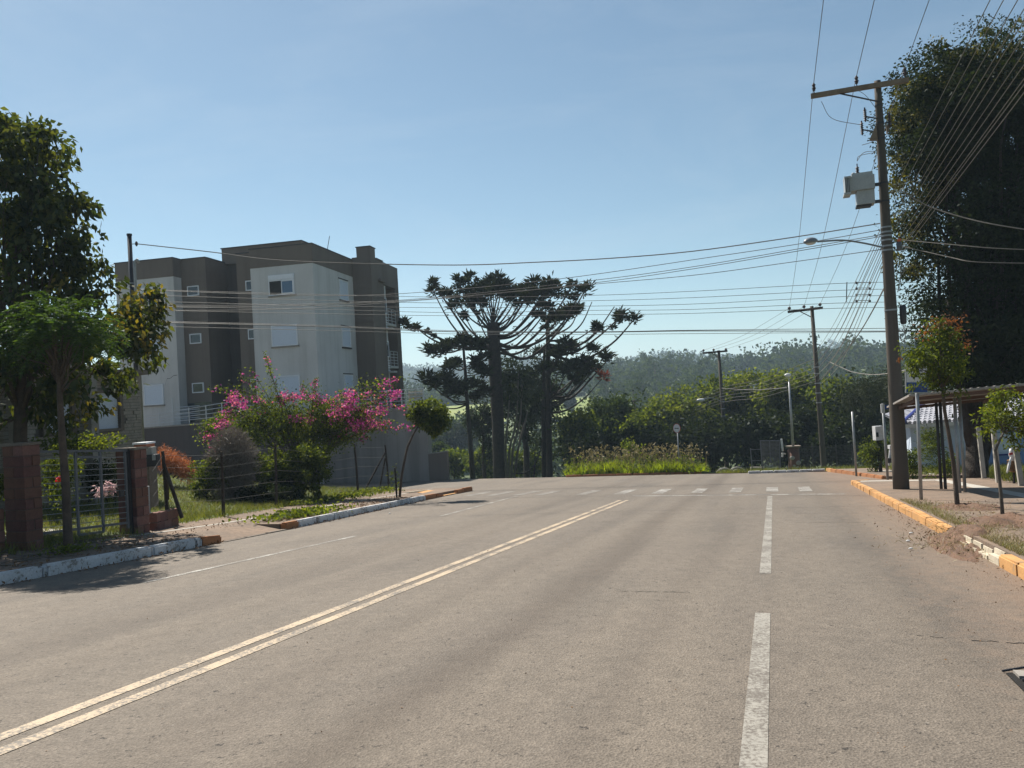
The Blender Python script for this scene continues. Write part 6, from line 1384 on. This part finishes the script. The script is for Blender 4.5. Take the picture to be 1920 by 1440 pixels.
for i, (tx, ty) in enumerate(tips):
    a = bb + Vector((rr_.uniform(-.3, .5), rr_.uniform(-.3, .3), .1)); e = at(tx, ty, k + rr_.uniform(-.9, .9)); L = (e - a).length
    ctrl = a.lerp(e, .5) + ZV * L * rr_.uniform(.12, .3) if ty > 690 else a.lerp(e, .5) + ZV * .2
    q = sag_line([a, ctrl, e], 20); mb.tube(q, [.028 * (1 - .85 * j / (len(q) - 1)) for j in range(len(q))], 5)
    m = len(q)
    for j in range(m // 3, m):
        n_ = 16 if j < m - 4 else 9
        LP += [np.array(q[j]) + rngb.normal(size=3) * (.16 if j < m * .8 else .06) for _ in range(n_)]
    nf = rr_.choice((10, 24, 44)) if ty > 690 else 12
    if rr_.random() < .92:
        FPp += [np.array(q[min(m - 1, int(m - 1 - abs(rngb.normal()) * m * .10))]) + rngb.normal(size=3) * .07 for _ in range(nf)]; FPk += [1 if rr_.random() < .0 else 0] * nf
CL = [(640, 765, 12, 26, 16), (668, 790, 14, 26, 14), (690, 790, 7, 14, 10), (655, 742, 6, 20, 10), (590, 745, 4, 14, 8), (545, 742, 6, 18, 8), (450, 758, 7, 18, 10), (432, 748, 5, 12, 8), (560, 785, 3, 20, 10), (425, 792, 6, 14, 10), (400, 818, 5, 10, 8), (612, 795, 3, 20, 8), (705, 765, 6, 16, 10), (738, 742, 3, 12, 8)]
for (cx, cy, nc_, sx_, sy_) in CL:
    for q_ in range(nc_):
        c_ = pxv(cx + rngb.normal() * sx_ * .6, cy + rngb.normal() * sy_ * .6, k - .6 + rngb.normal() * .35); n_ = int(rngb.integers(14, 46))
        FPp += [c_ + rngb.normal(size=3) * np.array([.10, .10, .075]) for _ in range(n_)]
mb.build('stems', 'bark_brown', bv_)
P, cc = clump_points(pxv(560, 795, k), (155 * u, 1.3, 46 * u), 150, .3, 8200, rngb, shell=.2); P2, cc = clump_points(pxv(640, 800, k), (75 * u, 1.0, 40 * u), 50, .28, 1800, rngb, shell=.2); P3, cc = clump_points(pxv(420, 800, k), (50 * u, .8, 45 * u), 40, .26, 1300, rngb, shell=.2)
V_, F_ = leaf_arrays(np.concatenate([np.array(LP), P, P2, P3]), .085, rngb, aspect=.62, droop=.2); link_np('leaves', V_, F_, 'leaf_mid', bv_)
FPp = np.array(FPp); FPp = FPp[rngb.random(len(FPp)) < .95]; sel = rngb.random(len(FPp)) < .66
sel &= FPp[:, 0] > -1e9
V_, F_ = leaf_arrays(FPp[sel], .075, rngb, aspect=.85, droop=0); link_np('magenta_bracts', V_, F_, 'petal', bv_)
V_, F_ = leaf_arrays(FPp[~sel], .075, rngb, aspect=.85, droop=0); link_np('pink_bracts', V_, F_, 'petal_pale', bv_)
def shrub(label, px, top, bot, dep, hw, mat, n, size, seed, **kw): return mass_tree(label, px, top, bot, dep, hw, mat, n, size, seed, name='shrub', trunk=kw.pop('trunk', False), **kw)
shrub('leafy yellow green hedge shrub below the right half of the bougainvillea', 585, 828, 935, 25.2, 46, 'leaf_mid', 11000, .09, 301, rc=.22, ncl=110, sub=4)
shrub('leafy green shrub in the middle beneath the bougainvillea', 525, 838, 940, 25.0, 44, 'leaf_mid', 9000, .09, 302, rc=.22, ncl=90, sub=3)
shrub('rounded green shrub on the lawn left of the dry grey bush', 388, 862, 940, 24.2, 32, 'leaf_mid', 5600, .08, 303, rc=.18, ncl=70, sub=3)
shrub('dark shaded undergrowth shrub at the foot of the fence posts', 500, 895, 955, 24.3, 62, 'leaf_dark', 5200, .09, 304, rc=.2, ncl=60, sub=2)
# dry grey bush
kd = 24.6; dbb = at(440, 952, kd); dg = thing('dry_bush', 'dry grey leafless bush between the bougainvillea and the fence', 'bush', dbb)
n = 14000; rg = np.random.default_rng(310); c = pxv(440, 880, kd); u = m_px(1, kd); dirs = unit(rg.normal(size=(n, 3)) * np.array([.7, .7, .5]) + np.array([0, 0, .9]))
P = np.array(dbb) + np.array([0, 0, .1]) + dirs * (rg.random((n, 1)) ** .6) * np.array([62 * u, .9, 150 * u]) * .95
V_, F_ = leaf_arrays(P, .24, rg, aspect=.07, droop=-.4, dirs=dirs * 1.2); link_np('twigs', V_, F_, 'dry_twig', dg)
# orange heap of dry needles
ob_ = at(330, 885, 27.5); oh = thing('dry_branch_heap', 'orange brown heap of dried conifer branches on the garden slope', 'brush heap', ob_)
rg = np.random.default_rng(320); n = 5200; cx = rg.uniform(0, 1, n); P = np.stack([pxv(298 + 62 * v, 858 + 30 * v ** 1.3 + 9 * w, 27.5 + d) for v, w, d in zip(cx, rg.normal(size=n), rg.normal(size=n) * .35)])
V_, F_ = leaf_arrays(P, .20, rg, aspect=.10, droop=-.05, dirs=np.tile([.6, 0, .15], (n, 1))); link_np('needles', V_, F_, 'dry_needle', oh)
mb = MB(); [limb(mb, at(300 + i * 8, 890 + i * 2, 27.4), at(318 + i * 8, 862 + i * 4, 27.6), .03, .01) for i in range(6)]; mb.build('branches', 'bark_brown', oh)
# plants seen through the gate
shrub('leafy bush with light green leaves behind the left half of the gate', 115, 845, 945, 18.6, 34, 'leaf_mid', 2400, .075, 331, rc=.16, ncl=60)
shrub('low shrub along the stone house under the right window', 200, 860, 945, 20.5, 40, 'leaf_dark', 2000, .08, 332, rc=.2, ncl=50)
shrub('pale green hedge row just over the top of the gate', 150, 815, 850, 20.3, 75, 'leaf_bright', 2000, .08, 333, rc=.2, ncl=60)
shrub('small leafy plant behind the blue fence panel', 8, 880, 945, 15.6, 24, 'leaf_mid', 800, .08, 334, rc=.14, ncl=40)
rs_ = thing('rose_bush', 'rose bush with one bright red bloom behind the gate', 'rose', at(108, 945, 17.6)); c = at(110, 897, 17.4)
V_, F_ = leaf_arrays(np.array(c) + np.random.default_rng(1).normal(size=(300, 3)) * np.array([.22, .2, .35]) - np.array([0, 0, .15]), .06, np.random.default_rng(2), aspect=.6); link_np('leaves', V_, F_, 'leaf_mid', rs_)
V_, F_ = leaf_arrays(np.array(c) + np.random.default_rng(3).normal(size=(40, 3)) * .025, .05, np.random.default_rng(4), aspect=.9); link_np('bloom', V_, F_, 'petal_red', rs_)
for i, (px, py, lab) in enumerate(((190, 918, 'left clump of pale pink lilies behind the gate rods'), (207, 912, 'right clump of pale pink lilies beside the gate post'))):
    l_ = thing('lily_plant', lab, 'flower', at(px, 960, 17.6)); mb = MB(); rg = np.random.default_rng(340 + i); Ps = []
    for j in range(6):
        e = at(px + rg.uniform(-12, 10), py + rg.uniform(-8, 12), 17.5); mb.tube([at(px + rg.uniform(-8, 8), 958, 17.6), e], .008, 4); Ps.append(np.array(e) + rg.normal(size=(16, 3)) * .04)
    mb.build('stems', 'weed_stem', l_); V_, F_ = leaf_arrays(np.concatenate(Ps), .10, rg, aspect=.35, droop=.1); link_np('blooms', V_, F_, 'petal_lily', l_)
# right side bushes
shrub('bright green bush under the white meter post', 1642, 815, 888, 34.2, 26, 'leaf_mid', 2800, .11, 351, rc=.3, ncl=70)
shrub('dark conifer bush by the blue house seen between the bus stop posts', 1742, 800, 905, 27.5, 26, 'leaf_mid', 3200, .085, 352, rc=.25, ncl=80, aspect=.3, droop=-.3)
shrub('low green bush left of the dark conifer near the tall pole', 1706, 838, 905, 27.0, 20, 'leaf_mid', 1600, .085, 353, rc=.2, ncl=50)
shrub('pale shrub behind the tall pole bus shelter post', 1778, 850, 905, 27.8, 16, 'leaf_bright', 900, .08, 354, rc=.18, ncl=40)

# ------------------------------------------------------------------ grass, weeds, litter
def scatter(n, fn, seed):
    rg = np.random.default_rng(seed); return np.array([fn(rg) for _ in range(n)]), rg
def lawn_pt(rg):
    s = rg.uniform(9.5, 29.0); f = fence_t(s); bs_ = sorted(back); bt = float(np.interp(s, bs_, [back[q][0] for q in bs_])); return gp(s, f - .15 + (bt - f) * rg.random() ** 1.3)
P, rg = scatter(5000, lawn_pt, 421); V_, F_ = blade_arrays(P, .14, .016, rg, .6); link_np('lawn_dry_grass', V_, F_, 'grass_dry')
P, rg = scatter(20000, lawn_pt, 401); V_, F_ = blade_arrays(P, .13, .018, rg, .6); link_np('lawn_grass', V_, F_, 'grass_lawn')
def bank_pt(rg): s = rg.uniform(42.6, 47.5); u_ = rg.random(); t = -11.3 + 7.3 * u_ + (rg.random() - .5) * .6; p = rp(s, t); p.z = -ROAD_K * s + .12 - .10 * (s - 42.6); return p
P, rg = scatter(17000, bank_pt, 402); hv = np.array([-.0 + .20 + .50 * max(0, .5 + mnoise.noise(Vector((q[0] * .9, q[1] * .9, 3)))) for q in P]); V_, F_ = blade_arrays(P, hv, .04, rg, .4); link_np('bank_grass', V_, F_, 'grass_bank')
P, rg = scatter(520, bank_pt, 403); P[:, 2] += .1; V_, F_ = blade_arrays(P, 1.25, .03, rg, .18); link_np('bank_seed_grass', V_, F_, 'grass_dry')
tip = V_[2::3]; V2, F2 = leaf_arrays(np.repeat(tip, 3, 0), .14, rg, aspect=.35, droop=.6); link_np('bank_seed_heads', V2, F2, 'grass_dry')
P, rg = scatter(500, bank_pt, 405); P[:, 2] += .35; V2, F2 = leaf_arrays(np.repeat(P, 8, 0) + rg.normal(size=(len(P) * 8, 3)) * np.array([.15, .15, .3]), .2, rg, aspect=.5); link_np('bank_weeds', V2, F2, 'leaf_mid')
def verge_pt(rg): s = rg.uniform(42.2, 46); t = rg.uniform(-3, 11); p = rp(s, t); p.z = -ROAD_K * 42.4 + .03 - (s - 42.2) * .14; return p
P, rg = scatter(5000, verge_pt, 406); V_, F_ = blade_arrays(P, .28, .03, rg, .5); link_np('verge_grass', V_, F_, 'grass_lawn')
def far_pav(rg): s = rg.uniform(33, 42); t = rg.uniform(5.0, 10.5); return rp(s, t, .11)
P, rg = scatter(4000, far_pav, 407); V_, F_ = blade_arrays(P, .26, .025, rg, .5); link_np('corner_grass', V_, F_, 'grass_lawn')
def house_lawn(rg): s = rg.uniform(23, 33); t = rg.uniform(6.7, 11); return rp(s, t, .08)
P, rg = scatter(7000, house_lawn, 408); V_, F_ = blade_arrays(P, .30, .025, rg, .4); link_np('house_lawn_grass', V_, F_, 'grass_lawn')
def kerb_r(rg): s = rg.choice((rg.uniform(12.8, 20), rg.uniform(9.5, 12.6))); return rp(s, 2.72 + abs(rg.normal()) * .22, .135)
P, rg = scatter(3600, kerb_r, 409); V_, F_ = blade_arrays(P, .06, .010, rg, .7); link_np('kerb_grass', V_, F_, 'grass_dry')
def kerb_r2(rg): s = rg.choice((rg.uniform(13.5, 19), rg.uniform(9.5, 11.6))); return rp(s, 2.74 + abs(rg.normal()) * .18, .135)
P, rg = scatter(700, kerb_r2, 419); V_, F_ = blade_arrays(P, .06, .010, rg, .6); link_np('kerb_grass_green', V_, F_, 'grass_lawn')
# red soil: heaps round the right trees, spill through the kerb gap onto the asphalt
def mound(name, c, rx, ry, h, seed, parent=None):
    mb = MB(); n = 26; m = 9; vs = []; rr = random.Random(seed)
    for j in range(m + 1):
        for i in range(n):
            a = 2 * math.pi * i / n; r = j / m; nz_ = mnoise.noise(Vector((math.cos(a) * r * 3 + seed, math.sin(a) * r * 3, seed * .7)))
            s, t = c[0] + rx * r * math.cos(a) * (1 + .2 * nz_), c[1] + ry * r * math.sin(a) * (1 + .2 * nz_); z0 = .14 if t > 2.66 else (.004 if t < 2.5 else .07)
            z = max(-.02, h * (1 - r * r) * (1 + .8 * nz_) + (.03 * rr.uniform(-1, 1) if 0 < j < m else -.02)); vs.append(rp(s, t, z0 * (1 if r > .6 else 1) + z))
    fs = [(j * n + i, j * n + (i + 1) % n, (j + 1) * n + (i + 1) % n, (j + 1) * n + i) for j in range(m) for i in range(n)]
    return mb.add(vs, fs).build(name, 'soil', parent, smooth=True, kind='stuff')
mound('soil_mound', (17.5, 3.6), .75, .65, .06, 3); mound('soil_mound', (14.5, 3.7), .9, .8, .12, 5); mound('soil_spill', (13.3, 2.6), .65, .45, .09, 7); mound('soil_spill', (12.2, 2.30), 1.2, .26, .04, 9)
def lit_r(rg): 
    q = rg.random()
    if q < .4: s = 13.2 + rg.normal() * .9; t = 2.5 + rg.normal() * .45; return rp(s, t, .10 if t > 2.66 else .06)
    if q < .75: s = rg.uniform(8, 20); return rp(s, 2.47 - abs(rg.normal()) * .16, .012)
    s = rg.choice((17.6, 14.6)) + rg.normal() * .7; return rp(s, 3.5 + rg.normal() * .5, .22)
P, rg = scatter(800, lit_r, 411); V_, F_ = leaf_arrays(P, .042, rg, aspect=.35, droop=.0, var=1.0); link_np('leaf_litter', V_, F_, 'litter_leaf')
def lit_l(rg): s = rg.uniform(6, 24); k_ = kl(s); return rp(s, k_ - .2 - abs(rg.normal()) * .9 if rg.random() < .7 else k_ + abs(rg.normal()) * .12, .145 if rg.random() < .7 else .012)
P, rg = scatter(2600, lambda rg: (lambda s, v: rp(s, kl(s) - .25 - abs(v), .148) if rg.random() < .75 else rp(s, kl(s) + .02 + abs(v) * .1, .012))(rg.uniform(6, 24), rg.normal() * .9), 412)
P = P[[not (12.4 < st(q)[0] < 14.9 and st(q)[1] > kl(st(q)[0]) - 1.0) for q in P]]; V_, F_ = leaf_arrays(P, .06, rg, aspect=.4, droop=.0, var=1.0); link_np('leaf_litter', V_, F_, 'litter_leaf')
mb = MB(); rr_ = random.Random(15)
for i in range(38):
    s, t = rr_.uniform(7, 11.5), rr_.uniform(-12.6, -10.7); a = rr_.uniform(0, 6.28); L = rr_.uniform(.3, 1.0); p = rp(s, t, .16); mb.tube([p, p + Vector((math.cos(a) * L * .5, math.sin(a) * L * .5, .04)), p + Vector((math.cos(a + .2) * L, math.sin(a + .2) * L, -.0))], [.010, .008, .003], 4)
mb.build('fallen_twigs', 'bark_pale', kind='stuff')
# ground cover on the left pavement strip
def gcov(rg):
    if rg.random() < .5: s = 16.6 + rg.normal() * .8; t = -11.35 + rg.normal() * .22
    else: s = rg.uniform(20, 28.5); t = fence_t(s) + .35 + rg.normal() * .4
    return rp(s, t, .15)
P, rg = scatter(2400, gcov, 413); V_, F_ = leaf_arrays(P + rg.random((len(P), 1)) * np.array([0, 0, .14]), .11, rg, aspect=.55, droop=-.1); link_np('ground_cover', V_, F_, 'leaf_bright')
P, rg = scatter(2200, lambda rg: rp(rg.uniform(8.5, 12.5), -12.6 + rg.normal() * .25, .14) if rg.random() < .3 else (lambda s: rp(s, fence_t(s) + rg.normal() * .25, .15))(rg.uniform(14.5, 29)), 414); V_, F_ = blade_arrays(P, .18, .016, rg, .5); link_np('fence_grass', V_, F_, 'grass_lawn')
P, rg = scatter(260, lambda rg: rp(9.9 + rg.normal() * .25, -11.35 + rg.normal() * .15, .15), 415); V_, F_ = leaf_arrays(P + rg.random((260, 1)) * np.array([0, 0, .12]), .07, rg, aspect=.5, droop=-.1); link_np('trunk_weeds', V_, F_, 'leaf_bright')
P, rg = scatter(2600, lambda rg: (lambda q: rp((17.5, 14.5, 13.6, 12.5)[q] + rg.normal() * .7, (3.5, 3.6, 3.0, 2.55)[q] + rg.normal() * .4, .15 if q < 3 else .05))(int(rg.integers(0, 4))), 431); V_, F_ = leaf_arrays(P, .12, rg, aspect=.06, droop=-.05); link_np('dry_straw', V_, F_, 'grass_dry')
# pieces of litter in the gutter
for i, (s, t, lab) in enumerate(((14.05, 2.05, 'crumpled white paper scrap in the right gutter near the soil spill'), (13.0, 1.85, 'flattened pale scrap lying below the soil spill'), (12.1, 1.75, 'small white scrap in the right gutter before the cream kerb stones'), (18.6, -9.9, 'tiny white paper scrap by the left kerb'))):
    o = tag(MB().ball(rp(s, t, .025), (.035, .022, .014), 7, 5).build('litter', 'paper', loc=rp(s, t, 0)), lab, 'litter')

# ------------------------------------------------------------------ air
bpy.context.view_layer.update()
zs = np.array([o.matrix_world @ Vector(c) for o in bpy.data.objects if o.type == 'MESH' for c in o.bound_box])
lo, hi = zs.min(0), zs.max(0); lo[:2] -= 20; hi[:2] += 20; lo[2] -= 1; hi[2] += 1; z0_, z1_ = lo[2], hi[2]
HZ = MB().box((lo + hi) / 2, hi - lo).build('haze', None, kind='stuff')
m = bpy.data.materials.new('haze'); m.use_nodes = True; nt = m.node_tree.nodes; ln = m.node_tree.links
nt.remove(nt['Principled BSDF']); pv = nt.new('ShaderNodeVolumePrincipled'); pv.inputs['Color'].default_value = (.62, .81, 1.0, 1); pv.inputs['Density'].default_value = .00044; pv.inputs['Anisotropy'].default_value = .2
ln.new(pv.outputs[0], nt['Material Output'].inputs['Volume']); HZ.data.materials.append(m)
